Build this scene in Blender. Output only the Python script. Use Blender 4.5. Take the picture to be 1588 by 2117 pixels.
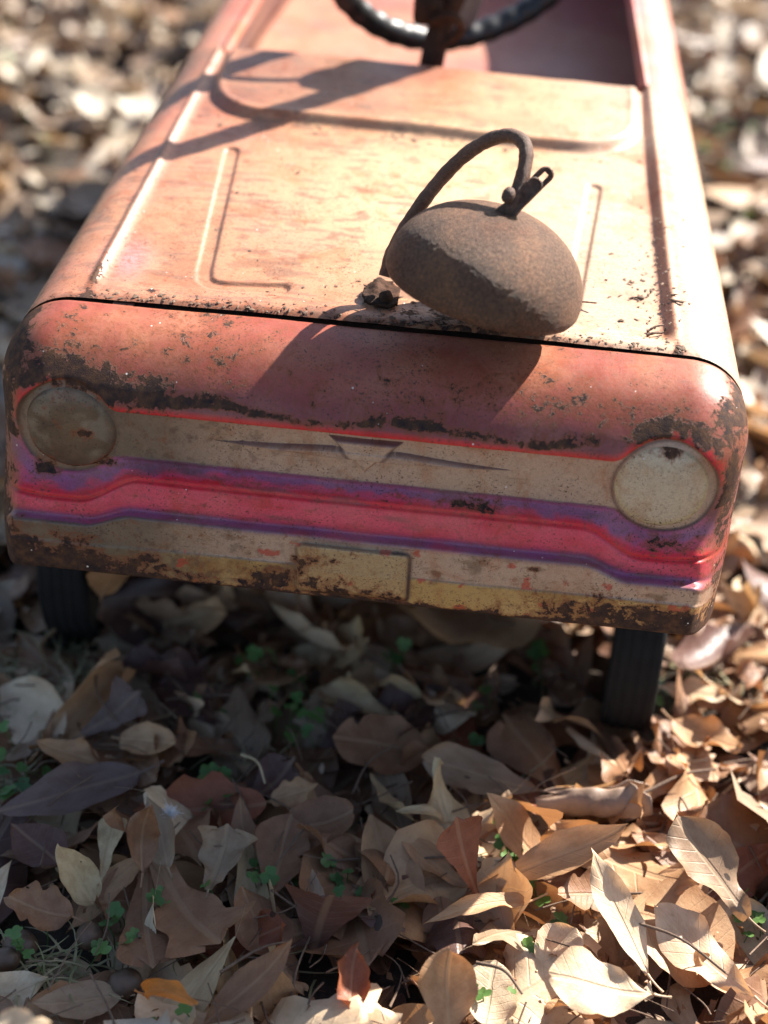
import bpy, math, random
import numpy as np
from mathutils import Vector, Matrix
random.seed(7); rng = np.random.default_rng(7)
S = bpy.context.scene
for o in list(bpy.data.objects): bpy.data.objects.remove(o)
R = math.radians

# ---------------------------------------------------------------- camera, sky, sun, exposure
cam_d = bpy.data.cameras.new('camera'); cam_o = bpy.data.objects.new('camera', cam_d)
S.collection.objects.link(cam_o); S.camera = cam_o
CAM = np.array([0.0713, -0.7494, 0.76])
FWD = np.array([-0.06291543, 0.80875907, -0.58476527]); RGT = np.array([0.99277716, 0.11068934, 0.04627499]); UPV = np.array([-0.1021526, 0.57763019, 0.8098816])
m = Matrix(((RGT[0], UPV[0], -FWD[0], CAM[0]), (RGT[1], UPV[1], -FWD[1], CAM[1]), (RGT[2], UPV[2], -FWD[2], CAM[2]), (0, 0, 0, 1)))
cam_o.matrix_world = m
FPX = 3551.84
cam_d.sensor_fit = 'VERTICAL'; cam_d.sensor_height = 36; cam_d.lens = FPX/2117*36
cam_d.clip_start = 0.02; cam_d.clip_end = 200
cam_d.dof.use_dof = True; cam_d.dof.focus_distance = 0.925; cam_d.dof.aperture_fstop = 3.4
SUN_AZ, SUN_EL = R(44), R(36.5)
w = bpy.data.worlds.new('World'); S.world = w; w.use_nodes = True
nt = w.node_tree; bg = nt.nodes['Background']
sky = nt.nodes.new('ShaderNodeTexSky'); sky.sky_type = 'NISHITA'; sky.sun_disc = False
sky.sun_elevation = SUN_EL; sky.sun_rotation = SUN_AZ; sky.air_density = 1.0; sky.dust_density = 1.5
nt.links.new(sky.outputs[0], bg.inputs[0]); bg.inputs[1].default_value = 0.064
SUNV = Vector((math.sin(SUN_AZ)*math.cos(SUN_EL), math.cos(SUN_AZ)*math.cos(SUN_EL), math.sin(SUN_EL)))
sl = bpy.data.lights.new('sun', 'SUN'); sl.energy = 5.0; sl.angle = R(0.53); sl.color = (1, 0.94, 0.86)
so = bpy.data.objects.new('sun', sl); S.collection.objects.link(so)
so.rotation_euler = SUNV.to_track_quat('Z', 'Y').to_euler(); so.location = (2, 2, 3)
S.view_settings.view_transform = 'Standard'; S.view_settings.look = 'None'
S.view_settings.gamma = 1; S.view_settings.use_curve_mapping = False
S.view_settings.exposure = 1.85

# ---------------------------------------------------------------- numpy helpers
def sst(a, b, x):
    t = np.clip((x-a)/(b-a), 0, 1); return t*t*(3-2*t)
def _hash(i, j, k, s):
    h = (i.astype(np.int64)*374761393 + j.astype(np.int64)*668265263 + k.astype(np.int64)*2147483647 + s*974634777) & 0xffffffff
    h = ((h ^ (h >> 13))*1274126177) & 0xffffffff
    h = h ^ (h >> 16)
    return (h & 0xffffff)/float(0xffffff)
def vnoise(x, y, z=None, s=0):
    if z is None: z = np.zeros_like(x)
    i, j, k = np.floor(x), np.floor(y), np.floor(z); fx, fy, fz = x-i, y-j, z-k
    fx, fy, fz = [f*f*(3-2*f) for f in (fx, fy, fz)]
    r = 0
    for a in (0, 1):
        for b in (0, 1):
            for c in (0, 1):
                r = r + _hash(i+a, j+b, k+c, s)*(fx if a else 1-fx)*(fy if b else 1-fy)*(fz if c else 1-fz)
    return r
def fbm(x, y, z=None, sc=1.0, o=4, s=0):
    v = 0; a = .5; t = 0
    for q in range(o):
        v = v + a*vnoise(x*sc, y*sc, None if z is None else z*sc, s+q*17); t += a; a *= .55; sc *= 2.07
    return v/t
def mixc(c, d, t):
    d = np.asarray(d, float); t = np.clip(t, 0, 1)[..., None]; return c*(1-t) + d*t

ZO = 0.06          # the car is modelled with the ground at -0.06
def mesh_np(name, V, F, mat, parent=None, col=None, attrs=None, uv=None, smooth=True, weld=False, zo=True, kind=None):
    V = np.asarray(V, dtype=np.float64).reshape(-1, 3).copy(); F = np.asarray(F, dtype=np.int64)
    if zo: V[:, 2] += ZO
    me = bpy.data.meshes.new(name); n = F.shape[1]
    me.vertices.add(len(V)); me.vertices.foreach_set('co', V.astype(np.float32).ravel())
    me.loops.add(F.size); me.loops.foreach_set('vertex_index', F.astype(np.int32).ravel())
    me.polygons.add(len(F)); me.polygons.foreach_set('loop_start', np.arange(0, F.size, n, dtype=np.int32))
    try: me.polygons.foreach_set('loop_total', np.full(len(F), n, dtype=np.int32))
    except Exception: pass
    me.update(calc_edges=True)
    if smooth: me.polygons.foreach_set('use_smooth', np.ones(len(F), dtype=bool))
    if col is not None:
        a = me.attributes.new('Col', 'FLOAT_COLOR', 'POINT')
        c = np.ones((len(V), 4), np.float32); c[:, :3] = np.asarray(col).reshape(-1, 3); a.data.foreach_set('color', c.ravel())
    for k, v in (attrs or {}).items():
        a = me.attributes.new(k, 'FLOAT', 'POINT'); a.data.foreach_set('value', np.asarray(v, np.float32).ravel())
    if uv is not None:
        l = me.uv_layers.new(name='UVMap'); l.data.foreach_set('uv', np.asarray(uv, np.float32)[F.ravel()].ravel())
    me.validate(); me.update()
    if mat: me.materials.append(mat)
    if name is None: return me
    o = bpy.data.objects.new(name, me); S.collection.objects.link(o)
    if parent: o.parent = parent
    if kind: o['kind'] = kind
    return o
def gridF(n, m, off=0, closeu=False, closev=False):
    i = np.arange(n if closeu else n-1)[:, None]; j = np.arange(m if closev else m-1)[None, :]
    a = (i % n)*m + (j % m); b = ((i+1) % n)*m + (j % m); c = ((i+1) % n)*m + ((j+1) % m); d = (i % n)*m + ((j+1) % m)
    return np.stack([a, b, c, d], -1).reshape(-1, 4) + off
def weld(V, F):
    k = np.round(V/1e-5).astype(np.int64); u, idx, inv = np.unique(k, axis=0, return_index=True, return_inverse=True)
    return V[idx], inv.reshape(-1)[F], idx
def frames(path):
    P = np.asarray(path, float); T = np.gradient(P, axis=0); T /= np.linalg.norm(T, axis=1)[:, None]
    N = np.cross(T[0], [0.3, 0.1, 1]); N /= np.linalg.norm(N); Ns = [N]
    for t in T[1:]:
        N = N - t*(N@t); N /= np.linalg.norm(N); Ns.append(N)
    Ns = np.array(Ns); return P, T, Ns, np.cross(T, Ns)
def spline(pts, n):
    P = np.asarray(pts, float); P = np.vstack([2*P[0]-P[1], P, 2*P[-1]-P[-2]]); out = []
    segs = len(P)-3
    for k in range(n):
        t = k/(n-1)*segs; i = min(int(t), segs-1); t -= i
        a, b, c, d = P[i:i+4]
        out.append(.5*((2*b)+(-a+c)*t+(2*a-5*b+4*c-d)*t*t+(-a+3*b-3*c+d)*t**3))
    return np.array(out)
def tube(path, r, k=12, closed=False, cap=True):
    P, T, N, B = frames(path); r = np.broadcast_to(r, (len(P),)) if np.ndim(r) < 2 else r
    a = np.linspace(0, 2*np.pi, k, endpoint=False)
    V = P[:, None] + r[:, None, None]*(np.cos(a)[None, :, None]*N[:, None]+np.sin(a)[None, :, None]*B[:, None])
    F = gridF(len(P), k, closeu=closed, closev=True); V = V.reshape(-1, 3)
    if cap and not closed:
        n = len(V); V = np.vstack([V, P[0], P[-1]]); L = (len(P)-1)*k
        F = np.vstack([F] + [[[j, n, n, (j+1) % k]] for j in range(k)] + [[[L+j, L+(j+1) % k, n+1, n+1]] for j in range(k)])
    return V, F
def tri(F): # quads with repeated verts -> keep as quads for foreach; validate() cleans
    return F
def boxm(x0, x1, y0, y1, z0, z1, bev=0.0):
    b = min(bev, (x1-x0)/2.01, (y1-y0)/2.01, (z1-z0)/2.01)
    V, F = [], []
    # grid cube 4x4x4 surface with rounded edges
    t = np.array([0, 1/3, 2/3, 1]); xs = np.array([x0, x0+b, x1-b, x1]); ys = np.array([y0, y0+b, y1-b, y1]); zs = np.array([z0, z0+b, z1-b, z1])
    idx = {}
    def vid(i, j, k):
        if (i, j, k) not in idx:
            p = np.array([xs[i], ys[j], zs[k]]); c = np.clip(p, [x0+b, y0+b, z0+b], [x1-b, y1-b, z1-b]); d = p-c; n = np.linalg.norm(d)
            if n > 0 and b > 0: p = c + d/n*b
            idx[(i, j, k)] = len(V); V.append(p)
        return idx[(i, j, k)]
    for a in range(3):
        for b2 in range(3):
            F.append([vid(a, b2, 3), vid(a+1, b2, 3), vid(a+1, b2+1, 3), vid(a, b2+1, 3)])
            F.append([vid(a, b2, 0), vid(a, b2+1, 0), vid(a+1, b2+1, 0), vid(a+1, b2, 0)])
            F.append([vid(a, 0, b2), vid(a+1, 0, b2), vid(a+1, 0, b2+1), vid(a, 0, b2+1)])
            F.append([vid(a, 3, b2), vid(a, 3, b2+1), vid(a+1, 3, b2+1), vid(a+1, 3, b2)])
            F.append([vid(0, a, b2), vid(0, a, b2+1), vid(0, a+1, b2+1), vid(0, a+1, b2)])
            F.append([vid(3, a, b2), vid(3, a+1, b2), vid(3, a+1, b2+1), vid(3, a, b2+1)])
    return np.array(V), np.array(F)
def merge(parts):
    V, F, o = [], [], 0
    for v, f in parts:
        V.append(v); F.append(np.asarray(f)+o); o += len(v)
    return np.vstack(V), np.vstack(F)
def lathe(prof, C, ax, k=64):
    ax = np.asarray(ax, float); ax = ax/np.linalg.norm(ax); e1 = np.cross(ax, [0, 1, 0.01]); e1 /= np.linalg.norm(e1); e2 = np.cross(ax, e1)
    a = np.linspace(0, 2*np.pi, k, endpoint=False); prof = np.asarray(prof)
    V = np.asarray(C) + prof[:, 1][:, None, None]*ax + prof[:, 0][:, None, None]*(np.cos(a)[None, :, None]*e1 + np.sin(a)[None, :, None]*e2)
    return V.reshape(-1, 3), gridF(len(prof), k, closev=True)

# ---------------------------------------------------------------- node helpers
class NT:
    def __init__(s, name):
        s.m = bpy.data.materials.new(name); s.m.use_nodes = True; s.t = s.m.node_tree; s.b = s.t.nodes['Principled BSDF']; s.out = s.t.nodes['Material Output']
    def n(s, typ, **kw):
        x = s.t.nodes.new('ShaderNode'+typ)
        for k, v in kw.items():
            setattr(x, k, v)
        return x
    def l(s, a, b): s.t.links.new(a, b)
    def set(s, sock, v):
        if isinstance(v, bpy.types.NodeSocket): s.l(v, sock)
        else: sock.default_value = v
    def math(s, op, a, b=0.5, c=0.5, clamp=False):
        x = s.n('Math', operation=op, use_clamp=clamp)
        for i, v in enumerate((a, b, c)): s.set(x.inputs[i], v)
        return x.outputs[0]
    def noise(s, sc, det=4, rough=.55, co=None, dist=0):
        x = s.n('TexNoise'); x.inputs['Scale'].default_value = sc; x.inputs['Detail'].default_value = det; x.inputs['Roughness'].default_value = rough; x.inputs['Distortion'].default_value = dist
        if co is not None: s.l(co, x.inputs['Vector'])
        return x.outputs['Fac']
    def mix(s, f, a, b, mode='MIX'):
        x = s.n('Mix', data_type='RGBA', blend_type=mode); s.set(x.inputs[0], f)
        for i, v in ((6, a), (7, b)):
            s.set(x.inputs[i], v if isinstance(v, bpy.types.NodeSocket) else (*v, 1))
        return x.outputs[2]
    def mr(s, v, a, b, c=0, d=1, smooth=True):
        x = s.n('MapRange'); x.interpolation_type = 'SMOOTHSTEP' if smooth else 'LINEAR'
        for i, q in enumerate((v, a, b, c, d)): s.set(x.inputs[i], q)
        return x.outputs[0]
    def attr(s, name): x = s.n('Attribute'); x.attribute_name = name; return x
    def bump(s, h, st=.5, dist=.001, nrm=None):
        x = s.n('Bump'); x.inputs['Strength'].default_value = st; x.inputs['Distance'].default_value = dist; s.l(h, x.inputs['Height'])
        if nrm is not None: s.l(nrm, x.inputs['Normal'])
        return x.outputs[0]
    def obj(s): return s.n('TexCoord').outputs['Object']
    def ramp(s, f, stops):
        x = s.n('ValToRGB'); r = x.color_ramp
        while len(r.elements) < len(stops): r.elements.new(.5)
        for e, (p, c) in zip(r.elements, stops): e.position = p; e.color = (*c, 1)
        s.l(f, x.inputs[0]); return x.outputs[0]

def paint_material():
    N = NT('weathered_red_paint'); co = N.obj()
    col = N.attr('Col').outputs['Color']; ru = N.attr('rust').outputs['Fac']
    n1 = N.noise(105, 9, .74, co, .35); n2 = N.noise(420, 5, .7, co); n3 = N.noise(1500, 3, .6, co); n4 = N.noise(24, 6, .65, co)
    # paint: mottled fading and fine grime
    c = N.mix(N.mr(n4, .38, .68, 0, .35), col, N.mix(.5, col, (.50, .30, .16)))
    n5 = N.noise(46, 8, .72, co, .6); n6 = N.noise(9, 4, .6, co)
    c = N.mix(N.math('MULTIPLY', N.mr(n5, .47, .66), N.mr(n6, .35, .62, .25, .85)), c, N.mix(1, c, (.80, .56, .42), 'MULTIPLY'))
    c = N.mix(N.mr(n2, .52, .70, 0, .45), c, (.13, .07, .05))
    c = N.mix(N.mr(n3, .30, .72, .0, .30), c, (.07, .04, .03))
    v = N.math('ADD', N.math('ADD', N.math('MULTIPLY', n1, .78), N.math('MULTIPLY', n2, .22)), ru)
    halo = N.mr(v, .50, .62, 0, .7); chip = N.mr(v, .615, .640)
    c = N.mix(halo, c, (.20, .055, .02))
    rc = N.ramp(N.noise(190, 5, .7, co), [(0.32, (.022, .016, .018)), (.5, (.06, .032, .022)), (.72, (.135, .062, .03))])
    c = N.mix(chip, c, rc)
    pep = N.noise(760, 2, .5, co); pm = N.noise(38, 4, .6, co)
    c = N.mix(N.math('MULTIPLY', N.mr(pep, .60, .66), N.mr(pm, .42, .62, .12, .85)), c, (.045, .028, .02))
    st = N.n('Mapping'); st.inputs['Scale'].default_value = (40, 40, 420); N.l(co, st.inputs['Vector']); sn = N.noise(1, 5, .7, st.outputs[0], .6)
    c = N.mix(N.mr(sn, .60, .72, 0, .35), c, (.10, .06, .045))
    # sparse pale specks of dust
    vo = N.n('TexVoronoi'); vo.inputs['Scale'].default_value = 260; N.l(co, vo.inputs['Vector'])
    rs = N.n('SeparateColor'); N.l(vo.outputs['Color'], rs.inputs[0])
    sp = N.math('MULTIPLY', N.math('LESS_THAN', vo.outputs['Distance'], N.math('MULTIPLY', rs.outputs[1], .16)), N.math('GREATER_THAN', rs.outputs[0], .93))
    c = N.mix(sp, c, (.62, .55, .48))
    N.l(c, N.b.inputs['Base Color'])
    rr = N.mr(n2, .3, .7, .33, .50); N.l(N.math('ADD', rr, N.math('MULTIPLY', chip, .28)), N.b.inputs['Roughness'])
    N.l(N.mr(chip, 0, 1, .32, .10), N.b.inputs['Specular IOR Level'])
    h = N.math('ADD', N.math('MULTIPLY', n2, .35), N.math('MULTIPLY', N.math('MULTIPLY', chip, N.math('ADD', n3, .6)), .9))
    h = N.math('ADD', h, N.math('MULTIPLY', n3, .12))
    N.l(N.bump(h, .55, .0007), N.b.inputs['Normal'])
    return N.m
def rust_material(name, ca, cb, cc, rough=.62, spec=.5, bump=.9, metal=0.0, sc=260, bd=.0012):
    N = NT(name); co = N.obj()
    a = N.noise(sc, 7, .8, co); b = N.noise(30, 5, .6, co); g = N.noise(sc*4.2, 3, .6, co)
    c = N.ramp(N.math('ADD', N.math('MULTIPLY', a, .6), N.math('MULTIPLY', b, .4)), [(.34, ca), (.5, cb), (.66, cc)])
    c = N.mix(N.mr(g, .35, .6, .55, 0), c, (.02, .015, .014))
    c = N.mix(N.math('MULTIPLY', N.mr(N.noise(17, 6, .7, co, .5), .48, .66), .55), c, N.mix(1, c, (1.0, .62, .38), 'MULTIPLY'))
    N.l(c, N.b.inputs['Base Color']); N.b.inputs['Metallic'].default_value = metal
    N.l(N.mr(a, .3, .7, rough+.12, rough-.12), N.b.inputs['Roughness']); N.b.inputs['Specular IOR Level'].default_value = spec
    N.l(N.bump(N.math('ADD', N.math('MULTIPLY', a, .6), N.math('MULTIPLY', g, .4)), bump, bd), N.b.inputs['Normal'])
    return N.m
def simple(name, col, rough=.6, sc=60, var=.3, bump=.2, metal=0, spec=.5):
    N = NT(name); co = N.obj(); a = N.noise(sc, 5, .6, co)
    N.l(N.mix(N.mr(a, .35, .65, 0, var), col, tuple(x*.45 for x in col)), N.b.inputs['Base Color'])
    N.b.inputs['Roughness'].default_value = rough; N.b.inputs['Metallic'].default_value = metal; N.b.inputs['Specular IOR Level'].default_value = spec
    N.l(N.bump(N.noise(sc*6, 4, .6, co), bump, .0008), N.b.inputs['Normal']); return N.m

PAINT = paint_material()
BELLM = rust_material('granular_rusted_iron', (.042, .020, .012), (.150, .078, .045), (.34, .15, .062), rough=.60, spec=.26, bump=1.0, metal=.0, sc=560, bd=.0022)
RODM = rust_material('rusted_rod', (.05, .026, .016), (.13, .068, .042), (.24, .125, .07), rough=.6, spec=.35, bump=.8, metal=.0, sc=500)
DARKRUST = rust_material('dark_rust', (.02, .012, .009), (.048, .024, .014), (.10, .045, .024), rough=.85, spec=.15, sc=200)
RUBBER = simple('old_black_rubber', (.011, .010, .010), .8, 90, .5, .3, spec=.25)
BLACKP = simple('black_plastic', (.010, .010, .011), .42, 40, .2, .1)
GREYM = simple('worn_grey_metal', (.42, .42, .43), .35, 60, .4, .15, metal=.5)

# ---------------------------------------------------------------- car body surface
WID, ZT, ZB, SLOPE = .2035, .2405, .094, .0687
RX, RY, RZ, RB = .036, .041, .036, .006
PN = 2.05
def body_map(P):
    x, y, z = P[:, 0], P[:, 1], P[:, 2]
    rx = RX*(.62+.38*sst(.12, .215, z))
    cx = np.clip(x, -(WID-rx), WID-rx); cy = np.maximum(y, RY); cz = np.minimum(z, ZT-RZ)
    rad = np.stack([rx, np.full_like(x, RY), np.full_like(x, RZ)], 1)
    d = np.stack([x-cx, y-cy, z-cz], 1)/rad
    a = (np.abs(d)**PN).sum(1)**(1/PN); a = np.where(a < 1e-6, 1, a); dn = d/a[:, None]
    Q = np.stack([cx, cy, cz], 1) + dn*rad
    nr = np.sign(dn)*np.abs(dn)**(PN-1)/rad; nr /= np.maximum(np.linalg.norm(nr, axis=1), 1e-9)[:, None]
    q = np.clip((ZB+RB-z)/RB, 0, 1); ins = RB*(1-np.sqrt(1-np.minimum(q, .98)**2))
    Q = Q - nr*ins[:, None]*np.array([1, 1, 0])
    return Q, nr
def body_post(Q):
    Q = Q.copy(); y = Q[:, 1]; zz = Q[:, 2].copy()
    Q[:, 2] += SLOPE*(y-.04)*np.clip((zz-ZB)/(ZT-ZB), 0, 1)
    k = (WID-.065*y)/WID
    k = k*(1 + .006*sst(.10, .20, zz) - .001)
    Q[:, 0] *= k; return Q
def crease_z(ax): return .1635 - .0165*sst(.117, .150, ax) + .004*sst(.165, .198, ax)
def purple_z(ax): return .1405 - .0085*sst(.120, .145, ax)
def rec_sdf(ax, z):
    bx = np.maximum(np.abs(ax)-.150, np.abs(z-.1936)-.0151); ci = np.hypot(ax-.157, z-.194)-.0278
    k = .004; h = np.clip(.5+.5*(ci-bx)/k, 0, 1); return ci*(1-h)+bx*h - k*h*(1-h)
def face_relief(x, z):
    ax = np.abs(x); s = rec_sdf(ax, z); out = sst(-.0006, .0022, s)
    zc = crease_z(ax); zp = purple_z(ax)
    up = .0055*sst(.234, .213, z)
    t = np.clip(s/np.maximum(s + (z-zc), 1e-5), 0, 1)
    low = .0010 + .0120*t**1.3
    low = np.where(z < zc, .0130 + .0022*np.sin(np.clip((zc-z)/np.maximum(zc-zp, 1e-4), 0, 1)*np.pi*.6), low)
    low = low - .0018*np.exp(-((z-zc)/.0013)**2)
    low = low + .0075*sst(zp+.0035, zp-.0030, z)
    low = low + .0008*sst(.1186, .1172, z + .0008*np.sin(x*30))*(np.abs(x+.0005) > .0305)
    D = np.where(z > .1936, up, low)
    blend = sst(.185, .20, z); D = low*(1-blend)+up*blend
    D = D*out
    # licence plate pad and headlight seat
    px = np.maximum(np.abs(x+.0005)-.0298, np.abs(z-.117)-.0158)
    q = np.hypot(np.maximum(np.abs(x+.0005)-.0268, 0), np.maximum(np.abs(z-.117)-.0128, 0))-.003
    D = D + .0042*sst(.0010, -.0014, q)*sst(.096, .104, z)
    D = D*(1-.55*sst(.180, .198, ax))
    D = D + .0006*(fbm(x, z, sc=22, o=3, s=4)-.5)*2
    return D
def face_paint(x, y, z):
    """base colour and rust amount for the stamped front and its roll (x,z in car coordinates)"""
    n = len(x); ax = np.abs(x)
    w1 = (fbm(x, z, sc=90, o=4, s=1)-.5); w2 = (fbm(x, z, sc=18, o=4, s=2)-.5); w3 = (fbm(x, z, sc=260, o=3, s=3)-.5)
    zj = z + .0016*w1 + .0003*w3
    s = rec_sdf(ax, z + .00015*w3)
    c = np.tile(np.array([.335, .064, .052]), (n, 1))              # faded oxide red
    c = mixc(c, (.44, .125, .065), sst(-.04, .18, w2 + .25*w1)*.7)
    c = mixc(c, (.42, .10, .10), sst(.02, .2, fbm(x, z+9, sc=14, o=3, s=8)-.5)*.6)
    c = mixc(c, (.17, .05, .075), sst(.2300, .2175, zj+.002*w2)*(z > .19)*.85); c = mixc(c, (.24, .055, .045), sst(.234, .224, z)*(z > .19)*.6)       # purplish lower edge of the roll
    red = sst(.0065, .003, s)*(z > .1935)
    c = mixc(c, (.64, .014, .022), red)
    low = (zj < .1937) & (s > 0)
    zc = crease_z(ax); zp = purple_z(ax); t = np.clip(s/np.maximum(s+(z-zc), 1e-5), 0, 1)
    L = np.tile(np.array([.44, .09, .17]), (n, 1))
    L = mixc(L, (.30, .085, .19), sst(.06, .20, t+.3*w1)); L = mixc(L, (.64, .060, .125), sst(.36, .60, t+.9*w1+.5*w2)); L = mixc(L, (.74, .012, .032), sst(.62, .85, t+.4*w1))  # purple of the upturned shelves: partly blue sky reflection put into the colour
    L = mixc(L, (.72, .072, .120), sst(zc-.001, zc-.004, zj))
    L = mixc(L, (.70, .016, .03), np.exp(-((z-zc)/.0018)**2)*.9)
    L = mixc(L, (.28, .075, .17), sst(zp+.0066, zp+.0030, zj+.006*w2)); L = mixc(L, (.15, .085, .12), sst(zp+.001, zp-.003, zj)*.7)
    wl = fbm(x*.35, z*1.6, sc=60, o=4, s=61)-.5
    L = mixc(L, (.16, .07, .075), sst(.06, .2, wl)*.6); L = mixc(L, (.60, .03, .045), sst(.08, .2, -wl)*.35*sst(.3, .6, t))
    cr = np.tile(np.array([.50, .33, .225]), (n, 1))
    cr = mixc(cr, (.38, .24, .15), sst(0, .22, w2+.6*w1)*.6)
    dirt = fbm(x*.6, z*1.3+5, sc=75, o=5, s=66)-.5; cr = mixc(cr, (.17, .11, .07), sst(.07, .2, dirt)*sst(.145, .130, z)*.8)
    ye = np.tile(np.array([.50, .30, .10]), (n, 1)); ye = mixc(ye, (.36, .20, .06), sst(-.05, .2, w1+w2)); ye = mixc(ye, (.14, .08, .045), sst(.06, .18, dirt)*.7)
    padq = (np.abs(x+.0005) < .0305) & (z < .1335)
    bump_c = mixc(cr, (.44, .30, .14), padq*.9)
    ylev = .1178 + .002*w2
    bump_c = np.where((zj < ylev)[:, None] & ~padq[:, None], ye, bump_c)
    bump_c = mixc(bump_c, (.46, .27, .10), (padq & (z < .115))*.6)
    pq = np.hypot(np.maximum(np.abs(x+.0005)-.0268, 0), np.maximum(np.abs(z-.117)-.0128, 0))-.003
    bump_c = mixc(bump_c, (.07, .04, .035), np.exp(-((pq-.0006)/.0011)**2)*(x > .02)*.9 + np.exp(-((pq-.0004)/.0008)**2)*.7)  # pad outline with dirt, plus a shade line painted along its right edge
    bump_c = mixc(bump_c, (.10, .06, .03), np.exp(-((z-ylev-.0002)/.0006)**2)*(~padq)*.6)
    # soft change from the painted sky-reflection purple to cream below the shelf
    c = np.where(low[:, None], L, c)
    c = np.where(((zj < .1937))[:, None] & (s > 0)[:, None], c*(1-sst(zp-.0008, zp-.0062, zj+.002*w2)[:, None]) + bump_c*sst(zp-.0008, zp-.0062, zj+.002*w2)[:, None], c)
    c = np.where((s <= 0)[:, None], cr, c)
    c = mixc(c, (.09, .035, .03), np.exp(-((s-.0002)/.0008)**2)*(z < .1936)*.6 + np.exp(-((np.hypot(ax-.157, z-.194)-.0272)/.0010)**2)*.8)  # edge occlusion painted as dark lines round the recess and headlights
    # worn dirty left third of the cream paint
    lg = sst(-.035, -.13, x + .02*w2)
    creamy = ((s <= 0) | (zj < zp-.001)).astype(float)
    c = mixc(c, (.115, .088, .058), creamy*lg*(.86+.5*w2))
    spk = sst(.10, .22, w3)*creamy*sst(.06, -.12, x); c = mixc(c, (.10, .06, .04), spk*.6)
    # red specks on bumper
    rd = sst(.735, .76, fbm(x+3, z, sc=120, o=3, s=21))*(z < .138)*(x > -.1); c = mixc(c, (.45, .05, .03), rd*.8)
    # dull brown sides
    edge = sst(.172, .194, ax + .02*w2 + .006*w1)
    c = mixc(c, (.10, .045, .032), edge*(.85*(x < 0) + .6*(x > 0)))
    # ---- rust
    r = np.full(n, -.040) + .13*w2 + .05*w1
    r += .20*np.exp(-((z-.2165-.0018*np.sin(x*60))/.0028)**2)*sst(.13, .10, ax)
    r += .20*np.exp(-(((x+.13)/.030)**2+((z-.219)/.007)**2))
    r += .17*np.exp(-(((x+.165)/.035)**2+((z-.236)/.011)**2))
    r += .22*np.exp(-(((x+.085)/.05)**2+((z-.2385)/.0045)**2))
    r += .15*np.exp(-((s-.006)/.004)**2)*sst(.125, .15, ax)*(z > .18)
    r += .30*sst(.176, .193, ax+.02*w2)*(.72*(x < 0)+.50*(x > 0))
    r += .22*sst(.1020, .0955, z+.003*w2) + .08*sst(.118, .106, z) + .10*w1*sst(.13, .115, z)
    r += .17*sst(.08, .15, x)*sst(.126, .108, z) + .18*sst(-.06, -.17, x)*sst(.125, .105, z)
    r += .16*np.exp(-(((x-.055)/.025)**2+((z-.171)/.006)**2)) + .14*np.exp(-(((x-.16)/.02)**2+((z-.158)/.008)**2))
    r += .27*np.exp(-(((x+.170)/.008)**2+((z-.165)/.008)**2)) + .22*np.exp(-(((x+.135)/.014)**2+((z-.174)/.0035)**2))
    r += .10*np.exp(-((x-.06)/.05)**2)*sst(.225, .232, z) + .09*sst(.214, .222, z)*sst(.240, .232, z) + .05*sst(.04, .13, x)*sst(.222, .230, z)
    r += .10*sst(.06, .2, dirt)*(z < .135); r -= .10*((s <= 0) & (x > -.1)); r -= .04*((z < zc+.002) & (z > zp) & (ax < .15))
    return c, r
def box_patches(x0, x1, y0, y1, z0, z1, res, front=True, top=True, sides=True, bottom=False):
    P, F, o = [], [], 0
    def add(A):
        nonlocal o
        n, m_ = A.shape[:2]; P.append(A.reshape(-1, 3)); F.append(gridF(n, m_, o)); o += n*m_
    def lin(a, b): return np.linspace(a, b, max(2, int(round((b-a)/res))+1))
    xs, ys, zs = lin(x0, x1), lin(y0, y1), lin(z0, z1)
    if front: X, Z = np.meshgrid(xs, zs, indexing='ij'); add(np.stack([X, np.full_like(X, y0), Z], -1))
    if top: X, Y = np.meshgrid(xs, ys, indexing='ij'); add(np.stack([X, Y, np.full_like(X, z1)], -1))
    if sides:
        Y, Z = np.meshgrid(ys, zs, indexing='ij')
        add(np.stack([np.full_like(Y, x1), Y, Z], -1)); add(np.stack([np.full_like(Y, x0), Y, Z], -1)[::-1])
    if bottom:
        yb = lin(y0, y0+RB*2.5); X, Y = np.meshgrid(xs, yb, indexing='ij'); add(np.stack([X, Y, np.full_like(X, z0)], -1)[::-1])
    P = np.vstack(P); F = np.vstack(F); V, F2, _ = weld(P, F); return V, F2

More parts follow.
